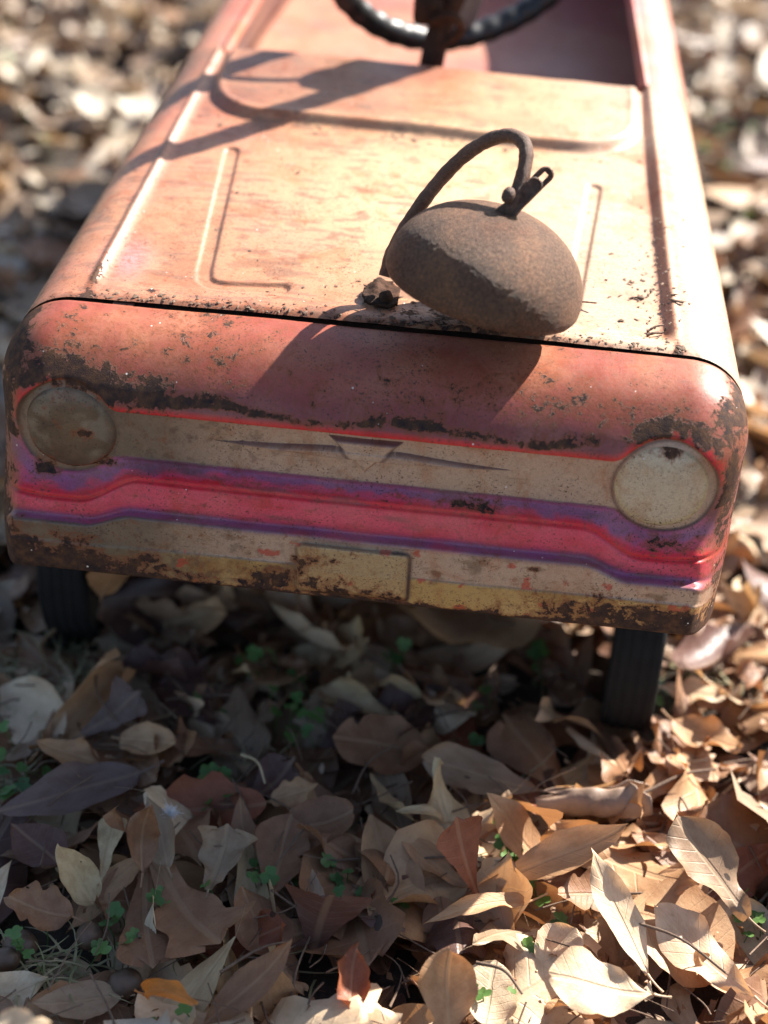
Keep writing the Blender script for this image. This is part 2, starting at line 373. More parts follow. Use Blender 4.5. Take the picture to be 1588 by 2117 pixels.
car = bpy.data.objects.new('pedal_car', None); S.collection.objects.link(car)
car['label'] = 'weathered red child pedal car with rusted metal body, parked on fallen leaves'; car['category'] = 'pedal car'
SEAM = .0515
def front_shell():
    B, F = box_patches(-WID, WID, 0, SEAM, ZB, ZT, .0009, bottom=True)
    Q, nr = body_map(B); D = face_relief(Q[:, 0]*1.0, Q[:, 2])
    wgt = np.clip(-nr[:, 1], 0, 1)*sst(ZB+.0005, ZB+.004, Q[:, 2])
    Qp = body_post(Q); Qp[:, 1] -= D*wgt; Qp[:, 2] += .70*D*wgt*sst(.205, .185, Q[:, 2]); Qp[:, 0] -= .0055*sst(-.10, -.19, Qp[:, 0])*sst(.19, .11, Q[:, 2])
    # small pressings and knocks in the sheet
    Qp += nr*(.0009*(fbm(Qp[:, 0], Qp[:, 1], Qp[:, 2], sc=17, o=3, s=31)-.5))[:, None]*2
    Qp[:, 1] += .0009*(fbm(Qp[:, 0], Qp[:, 2], sc=55, o=3, s=35)-.5)*sst(SEAM-.003, SEAM, Q[:, 1]); Qp[:, 2] -= .0007*sst(SEAM-.0022, SEAM, Q[:, 1])*np.clip(nr[:, 2], 0, 1)
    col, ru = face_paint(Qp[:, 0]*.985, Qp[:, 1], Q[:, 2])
    # the roll on top carries the tan-orange fading of the hood
    n2 = fbm(Qp[:, 0], Qp[:, 1], Qp[:, 2], sc=24, o=4, s=5)
    tp = sst(.55, .95, nr[:, 2]); c2 = mixc(np.tile(np.array([.27, .070, .042]), (len(Q), 1)), (.38, .15, .075), sst(.42, .66, n2))
    col = col*(1-tp[:, None]*.65) + c2*tp[:, None]*.65
    ru = ru*(1-.5*tp) - .02*tp
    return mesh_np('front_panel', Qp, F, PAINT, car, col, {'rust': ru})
front_shell()

XR = lambda y: .1605-.045*(y-.06)
def seg_sdf(px, py, pts):
    d = np.full(px.shape, 1e9)
    for (ax_, ay), (bx, by) in zip(pts[:-1], pts[1:]):
        t = np.clip(((px-ax_)*(bx-ax_)+(py-ay)*(by-ay))/((bx-ax_)**2+(by-ay)**2), 0, 1)
        d = np.minimum(d, np.hypot(px-ax_-t*(bx-ax_), py-ay-t*(by-ay)))
    return d
LPATH = [(.1128, .2335), (.1030, .095), (.1010, .0855), (.0960, .0805), (.0885, .0790), (.057, .0825)]
def hood_relief(x, y):
    ax = np.abs(x); xr = XR(y)
    on = sst(.060, .080, y)
    h = .0007*np.exp(-((ax-xr)/.0022)**2)*on - (.0021+.0031*sst(-.12, .12, x))*sst(xr+.0003, xr-.0074, ax)*on + np.where(x < 0, .0012, 0)*np.exp(-((ax-xr-.001)/.0016)**2)*on
    # cowl: raised field with rounded front corners
    ex = np.maximum(ax-.098, 0); ey = np.maximum(.318-y, 0)
    cq = np.hypot(ex/1.0, ey) - .040
    rise = sst(.0055, -.0045, cq); h = h + rise*.0052 + .0011*np.exp(-((cq+.002)/.0028)**2)
    # L-shaped channels
    dl = seg_sdf(ax, y, LPATH); h = h - .0016*sst(.0052, .0032, dl)*(1-rise)
    h = h + .0028*np.cos(np.clip(x/.17, -1, 1)*np.pi/2) + .0011*(fbm(x, y, sc=9, o=3, s=11)-.5)*2 + .00025*(fbm(x, y, sc=50, o=2, s=12)-.5)*2
    h = h - .0020*np.exp(-(((x+.125)/.020)**2+((y-.115)/.030)**2))
    h = h - .0045*sst(.366, .373, y)*sst(.150, .138, ax)   # rear edge turned down
    return h
def hood_paint(x, y, z, nz):
    n = len(x); ax = np.abs(x)
    w1 = fbm(x, y, z, sc=70, o=4, s=41)-.5; w2 = fbm(x, y, z, sc=15, o=4, s=42)-.5; w3 = fbm(x*.5, y*2, z, sc=160, o=3, s=43)-.5
    c = np.tile(np.array([.47, .20, .105]), (n, 1))
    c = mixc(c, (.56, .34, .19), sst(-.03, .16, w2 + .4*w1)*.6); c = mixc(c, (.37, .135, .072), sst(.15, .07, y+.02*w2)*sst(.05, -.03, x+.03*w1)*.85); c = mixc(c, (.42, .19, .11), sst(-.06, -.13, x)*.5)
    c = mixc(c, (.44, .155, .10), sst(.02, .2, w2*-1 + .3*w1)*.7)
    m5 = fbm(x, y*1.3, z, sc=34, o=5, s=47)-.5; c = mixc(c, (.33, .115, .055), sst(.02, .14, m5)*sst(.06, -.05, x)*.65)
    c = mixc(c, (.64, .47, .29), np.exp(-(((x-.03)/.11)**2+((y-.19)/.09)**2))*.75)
    c = mixc(c, (.27, .115, .072), sst(.275, .30, y)*sst(.06, -.06, x+.03*w2)*.85); c = mixc(c, (.62, .46, .33), sst(.06, .12, x)*.6)  # right side of the hood lightened in colour to stand in for sun glare
    c = mixc(c, (.52, .20, .22), np.exp(-(((x+.148)/.012)**2+((y-.10)/.02)**2))*.8)
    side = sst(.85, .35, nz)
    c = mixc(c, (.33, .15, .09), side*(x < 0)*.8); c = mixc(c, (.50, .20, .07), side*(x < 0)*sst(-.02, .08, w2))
    c = mixc(c, (.15, .09, .065), sst(.06, .16, w3 + .5*w1)*.55*(.4+.6*(x < .05)))
    c = mixc(c, (.36, .17, .11), np.exp(-((ax-XR(y)+.004)/.004)**2)*(x < 0)*.75*sst(.06, .08, y)); c = mixc(c, (.40, .14, .07), np.exp(-((ax-XR(y)+.0035)/.004)**2)*(x > 0)*.9*sst(.06, .08, y)*sst(.30, .26, y)); dl = np.abs(ax-XR(y)-.001); c = mixc(c, (.10, .06, .045), np.exp(-(dl/.0022)**2)*sst(.06, .075, y)*.75*(x < 0)*sst(.30, .22, y))  # ridge shading painted in: dark left line, darker slopes inside both ridges
    ch = seg_sdf(ax, y, LPATH); inner = np.abs(ch-.0042); c = mixc(c, (.11, .06, .045), np.exp(-(inner/.0009)**2)*.55)
    c = mixc(c, (.09, .055, .04), sst(.060, .0535, y + .003*w1)*.55)
    r = np.full(n, -.085) + .09*w2 + .05*w1
    r += .17*np.exp(-(((x+.128)/.006)**2+((y-.066)/.005)**2)) + .12*sst(.062, .054, y)
    r += .12*side*(x < 0) + .16*np.exp(-((ax-XR(y))/.003)**2)*sst(.12, .07, y) + .06*np.exp(-((ax-XR(y)+.001)/.0035)**2)*(x < 0) + .05*sst(.02, -.1, x)
    r += .2*np.exp(-(((x-.04)/.05)**2+((y-.066)/.012)**2))
    return c, r
def hood():
    B, F = box_patches(-WID, WID, SEAM+.0022, .374, ZB, ZT, .0011, front=False)
    Q, nr = body_map(B); Qp = body_post(Q)
    wz = np.clip(nr[:, 2], 0, 1)**2
    Qp[:, 2] += hood_relief(Qp[:, 0], Qp[:, 1])*wz*sst(.05, .058, Qp[:, 1]*1.0) * 1.0
    Qp[:, 1] += .0014*(fbm(Qp[:, 0], Qp[:, 2], sc=42, o=3, s=36)-.5)*sst(SEAM+.006, SEAM+.0025, Q[:, 1])
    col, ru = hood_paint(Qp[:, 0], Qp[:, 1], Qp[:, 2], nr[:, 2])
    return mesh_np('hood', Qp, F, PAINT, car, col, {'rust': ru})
HOOD = hood()
def seam_lip():
    B, F = box_patches(-WID, WID, SEAM-.006, SEAM+.010, ZB+.004, ZT, .003, front=False)
    Q, nr = body_map(B); Q = body_post(Q - nr*np.array([.0022, 0, .0022])); mesh_np('seam_flange', Q, F, DARKRUST, car)
    # short tab bridging the seam at the left
    v, f = boxm(-.1450, -.1335, .0475, .0560, .2375, .2402, .0004); n = len(v)
    mesh_np('seam_tab', v, f, PAINT, car, np.tile([.30, .12, .08], (n, 1)), {'rust': np.full(n, .0)})
seam_lip()
# headlights: stamped discs
for sx in (-1, 1):
    rr = np.concatenate([np.linspace(0.0001, .0250, 34), [.0257, .0262, .0265]]); tt = np.linspace(0, 2*np.pi, 110, endpoint=False)
    Rg, Tg = np.meshgrid(rr, tt, indexing='ij'); bx = sx*.1568 + (Rg*np.cos(Tg)).ravel(); bz = .194 + (Rg*np.sin(Tg)).ravel(); rg = Rg.ravel()
    Q, nr = body_map(np.stack([bx, np.zeros_like(bx), bz], 1)); V = body_post(Q)
    hgt = .0005+.0022*(1-(rg/.0256)**2) - .0018*sst(.0236, .0265, rg); V[:, 1] -= hgt
    F = gridF(len(rr), 110, closev=True)[:, ::-1]
    x, z = V[:, 0]-sx*.157, V[:, 2]-.194; q = np.hypot(x, z)/.0262
    a = fbm(V[:, 0], V[:, 2], sc=60, o=4, s=51); b = fbm(V[:, 0], V[:, 2], sc=220, o=3, s=52)
    if sx > 0:
        c = np.tile([.56, .45, .31], (len(V), 1)); c = mixc(c, (.50, .38, .18), sst(.75, 1, q + .3*(a-.5))); c = mixc(c, (.46, .33, .22), sst(.45, .7, a)*.5)
        ru = -.11 + .30*np.exp(-(((x-.002)/.008)**2+((z-.020)/.005)**2)) + .14*np.exp(-(((x+.008)/.003)**2+((z+.013)/.003)**2))
        ru = ru + .12*sst(.93, 1, q)
    else:
        c = np.tile([.185, .145, .095], (len(V), 1)); c = mixc(c, (.09, .062, .036), sst(.38, .62, a)); c = mixc(c, (.25, .22, .165), sst(.52, .66, fbm(V[:, 0]+2, V[:, 2], sc=45, o=3, s=55))*.5)
        c = mixc(c, (.06, .040, .026), sst(.72, 1.0, q + .4*(a-.5))*.9); ru = -.02 + .20*np.exp(-(((x-.008)/.006)**2+((z+.003)/.0022)**2)) + .14*sst(.9, 1, q)
        d = np.abs(x*.35+.0035 - z); c = mixc(c, (.04, .03, .03), np.exp(-(d/.0006)**2)*np.exp(-((x+.008)/.008)**2)*.8)
    h = mesh_np('headlight', V, F, PAINT, car, c, {'rust': ru})
    h['label'] = 'clean cream headlight disc' if sx > 0 else 'grimy brown headlight disc'
# grille emblem: triangle with a long tapering spear either side, pressed out of the cream panel
def emblem():
    X, Z = np.meshgrid(np.linspace(-.086, .090, 420), np.linspace(.180, .2075, 110), indexing='ij'); x, z = X.ravel(), Z.ravel()
    def dtri(x, z):
        cx = .0015; top = .2040-z; l = ((x-cx)+.0195)*.60-( .2040-z)*.80; r_ = -((x-cx)-.0195)*.60-(.2040-z)*.80
        # inside positive
        d = np.minimum(np.minimum(top, ((x-cx)+.0195)*.735-(.2040-z)*.68), (-(x-cx)+.0195)*.735-(.2040-z)*.68); return d
    t = dtri(x, z)
    u = np.abs(x-.0015); mid = .1935 + .0000*x; hw = np.clip(.0064*(1-(u-.012)/.072), 0, .0058)
    top = mid + hw*.75; bot = mid - hw*.55
    sp = np.minimum(top-z, z-bot); sp = np.where((u > .082), -.01, sp)
    e = np.maximum(.0034*sst(-.0007, .0024, t), .0040*sst(-.0004, .0022, sp))
    V = np.stack([x, -e + .0004, z], 1)
    col, ru = face_paint(x, x*0, z)
    edge = sst(.0000, .0018, np.abs(t+.0002))
    col = mixc(col, (.10, .045, .06), np.exp(-((z-.2030)/.0012)**2)*(t > -.0009)*(t < .0028)*.9)  # emboss shading of triangle and spears painted as dark edges, with some dirt
    col = mixc(col, (.12, .06, .05), np.exp(-(t/.0011)**2)*.85)
    col = mixc(col, (.16, .09, .09), sst(.0019, .0004, np.abs(z-top))*(hw > .0003)*(u > .016)*.9)
    col = mixc(col, (.14, .08, .05), np.exp(-((z-bot)/.0009)**2)*(hw > .0002)*(u > .011)*.85)
    col = mixc(col, (.22, .12, .09), ((sp > .0004) & (t < 0))*.30); keep = (e.reshape(X.shape) > .00045); F = gridF(*X.shape)
    kf = keep.ravel()[F].any(1); F = F[kf]; used = np.unique(F); mp = -np.ones(len(V), int); mp[used] = np.arange(len(used))
    mesh_np('grille_emblem', V[used], mp[F], PAINT, car, col[used], {'rust': ru[used]})
emblem()

# ---------------------------------------------------------------- cockpit, seat, undercarriage, added light blockers
def wy(y): return WID-.065*y
def zh(y): return ZT + SLOPE*(y-.04)
def cockpit():
    ys = np.linspace(.3745, .97, 100)
    for s, nm in ((-1, 'side_panel'), (1, 'side_panel')):
        prof = []
        for k in range(14): prof.append((1, ZB + (ZT-RZ-ZB)*k/13, 0))
        a = np.linspace(0, np.pi/2, 16)
        rows = []
        for y in ys:
            W_ = wy(y); row = []
            for k in range(14): row.append((W_*(1+.006*sst(.10, .20, ZB+(ZT-RZ-ZB)*k/13)-.001), y, ZB+(ZT-RZ-ZB)*k/13*1.0+SLOPE*(y-.04)*k/14))
            for t in a[1:]:
                d = np.array([np.cos(t), np.sin(t)]); d = d/((d**PN).sum()**(1/PN))
                row.append(((W_*1.005-RX)+RX*d[0], y, zh(y)-RZ+RZ*d[1]))
            xin = min(.146-.03*(y-.37), W_*1.005-RX-.002)
            row.append(((xin+.003), y, zh(y)+.0006)); row.append((xin, y, zh(y)-.0015)); row.append((xin-.001, y, zh(y)-.006))
            row.append((xin+.001, y, zh(y)-.012)); row.append((W_-.012, y, zh(y)-.020))
            for k in range(1, 9): row.append((W_-.0035, y, zh(y)-.030-.110*k/8))
            rows.append(row)
        V = np.array(rows); V[..., 0] *= s; n, mm = V.shape[:2]; V = V.reshape(-1, 3)
        F = gridF(n, mm); F = F if s < 0 else F[:, ::-1]
        w2 = fbm(V[:, 0], V[:, 1], V[:, 2], sc=14, o=4, s=61)
        c = mixc(np.tile([.46, .17, .11], (len(V), 1)), (.55, .22, .20), sst(.42, .6, w2)); c = mixc(c, (.5, .06, .07), sst(.56, .66, w2)*.7)
        c = mixc(c, (.50, .21, .09), (sst(.6, 1, np.abs(V[:, 0])/(WID-.065*V[:, 1])))*(s < 0)*.6); jj = np.tile(np.arange(mm), n); c[jj > mm-10] = (.09, .028, .026)  # inner wall faces coloured darker to cut bounce light in the cockpit
        mesh_np(nm, V, F, PAINT, car, c, {'rust': -.08+.08*(w2-.5)})
    # turned-down rear lip of the hood
    xs = np.linspace(-.150, .150, 60); rows = []
    for k in range(7):
        t = k/6; rows.append([(x, .3742+.0045*np.sin(t*1.5), zh(.374)-.0045+.0028*np.cos(x/.17*np.pi/2)-.030*t**1.6+.0006) for x in xs])
    V = np.array(rows); n, mm = V.shape[:2]; V = V.reshape(-1, 3)
    mesh_np('dash_lip', V, gridF(n, mm), PAINT, car, np.tile([.40, .12, .09], (len(V), 1)), {'rust': np.full(len(V), -.05)})
    # seat pan and seat back
    def sheet(nm, pts, x0, x1, col, colb, wf=None):
        P = spline(pts, 40); xs = np.linspace(x0, x1, 50); V = np.array([[(x if wf is None else x/x1*(wf(p[0])-.004), p[0], p[1]) for x in xs] for p in P]); n, mm = V.shape[:2]; V = V.reshape(-1, 3)
        w2 = fbm(V[:, 0], V[:, 1], V[:, 2], sc=18, o=4, s=71); c = mixc(np.tile(col, (len(V), 1)), colb, sst(.4, .62, w2))
        o = mesh_np(nm, V, gridF(n, mm)[:, ::-1], PAINT, car, c, {'rust': -.06+.12*(w2-.5)})
        sd = o.modifiers.new('thick', 'SOLIDIFY'); sd.thickness = .0015; return o
    sheet('seat', [(.560, .10), (.565, .170), (.585, .185), (.70, .183), (.872, .181)], -.150, .150, (.50, .24, .17), (.44, .16, .14), wy)
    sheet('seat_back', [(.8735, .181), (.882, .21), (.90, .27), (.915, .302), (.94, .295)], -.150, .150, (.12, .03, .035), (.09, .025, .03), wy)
    sheet('tail_panel', [(.9705, .10), (.975, .16), (.972, .24), (.955, .29), (.942, .295)], -.145, .145, (.40, .12, .09), (.44, .18, .12))
cockpit()
def undercarriage():
    for (x, y, tw) in ((-.1995, .150, R(4)), (.172, .118, R(-5)), (-.180, .80, 0), (.180, .80, 0)):
        Rw = .0745; wd = .0145; s = np.sign(x)
        prof = []
        # grooved tread profile (radius, offset)
        tr = np.linspace(-wd, wd, 49)
        prof.append((.047, -wd*.72)); prof.append((.052, -wd*.95)); prof.append((.064, -wd*1.08)); prof.append((Rw-.004, -wd*1.06))
        for t in tr:
            g = 1.0 if (np.sin(t/wd*np.pi*4.5) > .55) else 0.0
            prof.append((Rw - .0016*(t/wd)**4 - .0007*g, t))
        prof += [(Rw-.004, wd*1.06), (.064, wd*1.08), (.052, wd*.95), (.047, wd*.72)]
        ax = np.array([np.cos(tw), np.sin(tw), 0]); C = (x, y, Rw-.06)
        V, F = lathe([( .046, -wd*.5), (.044, -wd*.62), (.034, -wd*.30), (.016, -wd*.35), (.013, -wd*1.1), (.0001, -wd*1.15)][::-1] , C, ax, 48)
        V2, F2 = lathe([(.0001, wd*1.15), (.013, wd*1.1), (.016, wd*.35), (.034, wd*.30), (.044, wd*.62), (.046, wd*.5), (.046, -wd*.5)][::-1], C, ax, 48)
        V, F = merge([(V, F), (V2, F2)])
        wo = mesh_np('wheel', V, F[:, ::-1], DARKRUST, car)
        V, F = lathe(prof, C, ax, 96); mesh_np('tyre', V, F, RUBBER, wo)
    for y0, y1, n in ((.150, .118, 'front_axle'), (.80, .80, 'rear_axle')):
        V, F = tube([(-.185, y0, .0145), (-.05, y0*.75+y1*.25, .0145), (.05, y0*.25+y1*.75, .0145), (.168, y1, .0145)], .006, 12); mesh_np(n, V, F, DARKRUST, car)
    for s in (-1, 1):
        v, f = boxm(s*.11-.008, s*.11+.008, .10, .90, .075, .093, .002); mesh_np('frame_rail', v, f, DARKRUST, car)
        for y in (.132, .80):
            v, f = boxm(s*.11-.010, s*.11+.010, y-.012, y+.012, .0145, .080, .002); mesh_np('axle_bracket', v, f, DARKRUST, car)
    for s in (-1, 1):
        v, f = boxm(s*.176-.004, s*.176+.004, .20, .70, .022, .104, .003); mesh_np('side_light_blocker', v, f, DARKRUST, car)  # unseen skirts added to keep sun off the ground below the body
    v, f = boxm(-.135, .135, .17, .36, .066, .070, .001); mesh_np('underbody_light_blocker', v, f, DARKRUST, car)  # unseen plate added to block bounce light under the front
    V, F = tube([(-.10, .135, .035), (0, .22, .06), (.02, .36, .12), (.01, .385, .20)], .004, 10); mesh_np('steering_rod', V, F, DARKRUST, car)
undercarriage()

# ---------------------------------------------------------------- steering wheel and column
def steering():
    C = np.array([.020, .443, .370]); tilt, yaw, Rr = .18, -.56, .119
    n = np.array([math.sin(yaw)*math.cos(tilt), math.cos(yaw)*math.cos(tilt), math.sin(tilt)])
    e1 = np.cross(n, [0, 0, 1]); e1 /= np.linalg.norm(e1); e2 = np.cross(e1, n)
    A = np.linspace(0, 2*np.pi, 320, endpoint=False)
    P = C + Rr*(np.cos(A)[:, None]*e1 + np.sin(A)[:, None]*e2)
    rad = .0088*(1 + .055*np.sin(A*46))
    # closed ring built directly in its own frame
    k = 14; b = np.linspace(0, 2*np.pi, k, endpoint=False)
    er = (np.cos(A)[:, None]*e1 + np.sin(A)[:, None]*e2)
    V = P[:, None] + rad[:, None, None]*(np.cos(b)[None, :, None]*er[:, None] + np.sin(b)[None, :, None]*n)
    V = V.reshape(-1, 3); F = gridF(320, k, closeu=True, closev=True)
    w_ = mesh_np('steering_wheel', V, F[:, ::-1], BLACKP, car)
    # three dished spokes, grey metal inlay on each
    hub = C - n*.012
    for a0, ws in ((R(-90), 1.0), (R(18), .11), (R(198), .11)):
        d = math.cos(a0)*e1 + math.sin(a0)*e2; t_ = np.cross(n, d)
        rows = []
        for q in np.linspace(0, 1, 12):
            c = hub*(1-q) + (C + d*Rr*.985)*q + n*(-.010*np.sin(q*np.pi)); hw = (.008*(1-q)+.012*q)*ws
            rows.append([c + t_*hw*u + n*(.004*(1-u*u)) for u in np.linspace(-1, 1, 7)])
        V = np.array(rows).reshape(-1, 3); o = mesh_np('spoke', V, gridF(12, 7), GREYM, w_)
        sd = o.modifiers.new('t', 'SOLIDIFY'); sd.thickness = .003
    V, F = lathe([(.0001, .009), (.008, .008), (.011, .004), (.012, -.004), (.010, -.009), (.007, -.018), (.0001, -.019)], hub, n, 40); mesh_np('hub', V, F, DARKRUST, w_)
    base = np.array([-.006, .388, .215]); pth = spline([base, (-.002, .392, .262), (.006, .402, .295), hub - n*.02], 24)
    V, F = tube(pth, .0085, 14); mesh_np('steering_column', V, F, DARKRUST, car)
    V, F = tube(spline([(-.004, .384, .292), (.010, .380, .298), (.017, .384, .288), (.010, .388, .278), (.000, .392, .272)], 20), .0032, 8); mesh_np('column_clip', V, F, DARKRUST, car)
    V, F = lathe([(.0001, -.012), (.008, -.010), (.012, -.006), (.0145, .002), (.013, .010), (.009, .014), (.0001, .015)], (.004, .402, .318), (.05, .25, .95), 30); mesh_np('column_collar', V, F, DARKRUST, car)
    v, f = boxm(-.017, .003, .386, .402, .286, .306, .004); mesh_np('column_clamp', v, f, DARKRUST, car)
steering()

# ---------------------------------------------------------------- bell on its hoop
def pix(u, v, depth):       # a point on the photograph's ray at that distance along the optical axis (design time helper for measured points)
    d = FWD + RGT*(u-794)/FPX - UPV*(v-1058.5)/FPX
    p = CAM + d*depth; return np.array([p[0], p[1], p[2]-ZO])
BC = np.array([.0540, .0550, .2725]); BAX = np.array([.2047, .1535, .9667])
def bell():
    RR, HH = .0528, .0405; prof = []
    for t in np.linspace(0, 1, 230):
        ph = t*np.pi/2; prof.append((RR*np.cos(ph)**.93, HH*np.sin(ph)**1.0))
    prof = [p for p in prof if p[0] > .0055]
    prof = [(RR-.0085, -.0035), (RR-.005, -.0060), (RR-.0018, -.0052), (RR-.0003, -.0028)] + prof
    V, F = lathe(prof, BC, BAX, 520)
    nrm = V-BC; nrm /= np.linalg.norm(nrm, axis=1)[:, None]
    V = V + nrm*((fbm(V[:, 0], V[:, 1], V[:, 2], sc=520, o=4, s=81)-.5)*.00030 + (fbm(V[:, 0], V[:, 1], V[:, 2], sc=30, o=2, s=82)-.5)*.0002)[:, None]
    b = mesh_np('bell', V, F[:, ::-1], BELLM, car)
    sd = b.modifiers.new('thick', 'SOLIDIFY'); sd.thickness = .0016; sd.offset = -1
    b['label'] = 'dome bell rusted brown over its whole surface'
    ap = BC + BAX/np.linalg.norm(BAX)*HH
    # hoop rod: from the hood behind the bell, up, over and down into the hole
    da = float((ap+np.array([0, 0, ZO])-CAM)@FWD)
    db = da + .052
    pts = [(797, 572, db), (812, 520, db-.002), (850, 452, db-.008), (905, 378, db-.016), (960, 322, db-.026), (1015, 288, db-.036), (1060, 281, db-.044), (1086, 302, db-.050), (1085, 345, db-.053), (1070, 395, db-.054), (1056, 430, db-.053), (1040, 468, db-.048)]
    P = spline([pix(*q) for q in pts], 70)
    V, F = tube(P, 00.0038+.00025*np.sin(np.arange(70)*1.9)*np.sin(np.arange(70)*.7), 20); mesh_np('bell_hoop', V, F, RODM, b)
    # strap folded beside the rod, with an oval slot near its tip
    a0 = pix(1022, 466, da+.001); a1 = pix(1139, 350, da-.004); ax = a1-a0; L = np.linalg.norm(ax); ax /= L
    side = np.cross(ax, -FWD); side /= np.linalg.norm(side); nn = np.cross(side, ax)
    T = np.linspace(-.06, 1, 60); U = np.linspace(-1, 1, 17)
    for dn, ln, nm in ((0, 1.0, 'hanger_strap'), (.0022, .80, 'hanger_strap')):
        V = []; keep = []
        for t in T:
            hw = (.0040 + .0014*np.exp(-((t-.1)/.18)**2)) * math.sqrt(max(0.02, 1-max(0, (t-.90)/.10)**2))
            for u in U:
                V.append(a0 + ax*L*t*ln + side*(hw*u) + nn*(dn + .0009*u*u + .0005*math.sin(t*19+u)))
                keep.append(not ((abs(u) < .36) and .70 < t < .92))
        V = np.array(V); keep = np.array(keep); F = gridF(60, 17); F = F[keep[F].all(1)] if ln == 1.0 else F
        o = mesh_np(nm, V, F, RODM, b); sd = o.modifiers.new('t', 'SOLIDIFY'); sd.thickness = .0013; sd.offset = 0
    V, F = tube(spline([pix(1046, 418, da-.005), pix(1052, 402, da-.0065), pix(1056, 390, da-.006)], 9), [.002, .003, .0034, .0035, .0035, .0034, .003, .0026, .002], 12); mesh_np('hanger_rivet', V, F, RODM, b)
    # foot of the hoop on the hood: bolt, nut and crumpled plate
    f0 = P[0]; zz = zh(f0[1])
    V, F = lathe([(.0001, .0068), (.0032, .0066), (.0038, .0052), (.0040, .001), (.0058, .0005), (.0060, -.0030)], (f0[0]+.001, f0[1]-.006, zz+.001), (.1, -.2, 1), 6); mesh_np('hoop_nut', V, F, DARKRUST, b)
    X, Y = np.meshgrid(np.linspace(-.011, .009, 24), np.linspace(-.012, .014, 28), indexing='ij')
    Z = zz+.0022 + .0022*fbm(X, Y, sc=130, o=3, s=91) + .0025*np.exp(-((X+.004)/.003)**2)*sst(-.01, .006, Y)
    V = np.stack([X+f0[0]-.001, Y+f0[1], Z], -1).reshape(-1, 3); q = (np.hypot(X/.0105, Y/.0135) < 1 + .2*fbm(X, Y, sc=300, o=2, s=92)).ravel()
    F = gridF(24, 28); F = F[q[F].all(1)]; o = mesh_np('hoop_plate', V, F, DARKRUST, b); sd = o.modifiers.new('t', 'SOLIDIFY'); sd.thickness = .0016
    V, F = tube(spline([BC+BAX*.02, BC+BAX*.008, BC-BAX*.008+np.array([.004, 0, 0])], 8), [.002, .002, .002, .0022, .003, .005, .006, .004], 12); mesh_np('clapper', V, F, DARKRUST, b)
bell()

# ---------------------------------------------------------------- things lying on the hood
def tagged(o, label, cat, group=None, kind=None):
    if label: o['label'] = label
    if cat: o['category'] = cat
    if group: o['group'] = group
    if kind: o['kind'] = kind
    return o
BARK = simple('dry_bark', (.16, .10, .065), .85, 300, .6, .6)
STRAW = simple('dry_straw', (.42, .32, .19), .7, 90, .4, .2)
_hv = np.empty(len(HOOD.data.vertices)*3, np.float32); HOOD.data.vertices.foreach_get('co', _hv); _hv = _hv.reshape(-1, 3)
def hood_z(x, y): return float(_hv[np.argmin((_hv[:, 0]-x)**2+(_hv[:, 1]-y)**2), 2])-ZO
def hood_twig(pts, r, label, name='twig'):
    P = [np.array([x, y, hood_z(x, y)+r+dz]) for x, y, dz in pts]
    V, F = tube(spline(P, 14), np.linspace(r, r*.6, 14)*(1+.2*np.sin(np.arange(14)*2.3)), 7); o = mesh_np(name, V, F, BARK); tagged(o, label, 'twig'); return o
hood_twig([(.100, .100, .001), (.108, .0985, .002), (.1165, .0965, .0035)], .0007, 'thin dry twig poking out beside the right edge of the rusted bell')
hood_twig([(.1445, .079, 0), (.149, .082, .002), (.1535, .0845, .0012)], .0008, 'small dry twig crossing the right groove of the hood near its front end')
hood_twig([(.1440, .073, 0), (.1480, .0745, .0015), (.153, .079, .0006), (.155, .081, .001)], .0009, 'bent dry twig at the very front of the right groove of the hood')
for k, (x, y, l_) in enumerate(((.1415, .1135, .006), (.1365, .112, .004), (.1595, .111, .007), (.1605, .105, .006), (.136, .127, .003), (.147, .120, .003))):
    a = rng.uniform(-.5, .5); z0 = hood_z(x, y); rr_ = np.random.default_rng(60+k); tt = np.linspace(0, 2*np.pi, 9, endpoint=False)
    q = 1+.45*rr_.normal(size=9); ring = np.stack([x+l_*.5*q*np.cos(tt)*math.cos(a)-l_*.16*q*np.sin(tt)*math.sin(a), y+l_*.5*q*np.cos(tt)*math.sin(a)+l_*.16*q*np.sin(tt)*math.cos(a), z0+.0002+.0005*rr_.random(9)], 1)
    V = np.vstack([ring, ring+[0, 0, .0006], [[x, y, z0+.0014]]]); F = np.array([[j, (j+1) % 9, 9+(j+1) % 9, 9+j] for j in range(9)] + [[9+j, 9+(j+1) % 9, 18, 18] for j in range(9)])
    tagged(mesh_np('bark_scrap', V, np.vstack([F[:9][:, [0, 1, 2]], F[:9][:, [0, 2, 3]], F[9:][:, :3]]), BARK, smooth=False),  'tiny dry bark scrap ' + ['left of the groove, largest of its cluster', 'at the left end of the scrap cluster by the groove', 'right of the groove, the farther of two', 'right of the groove, the nearer of two', 'alone, farthest left and back from the groove', 'lying inside the right groove of the hood'][k], 'bark scrap')
for o in S.collection.objects:
    if o.name.startswith('bark_scrap'): o['category'] = 'bark scrap'; o['group'] = 'bark scraps on the hood'

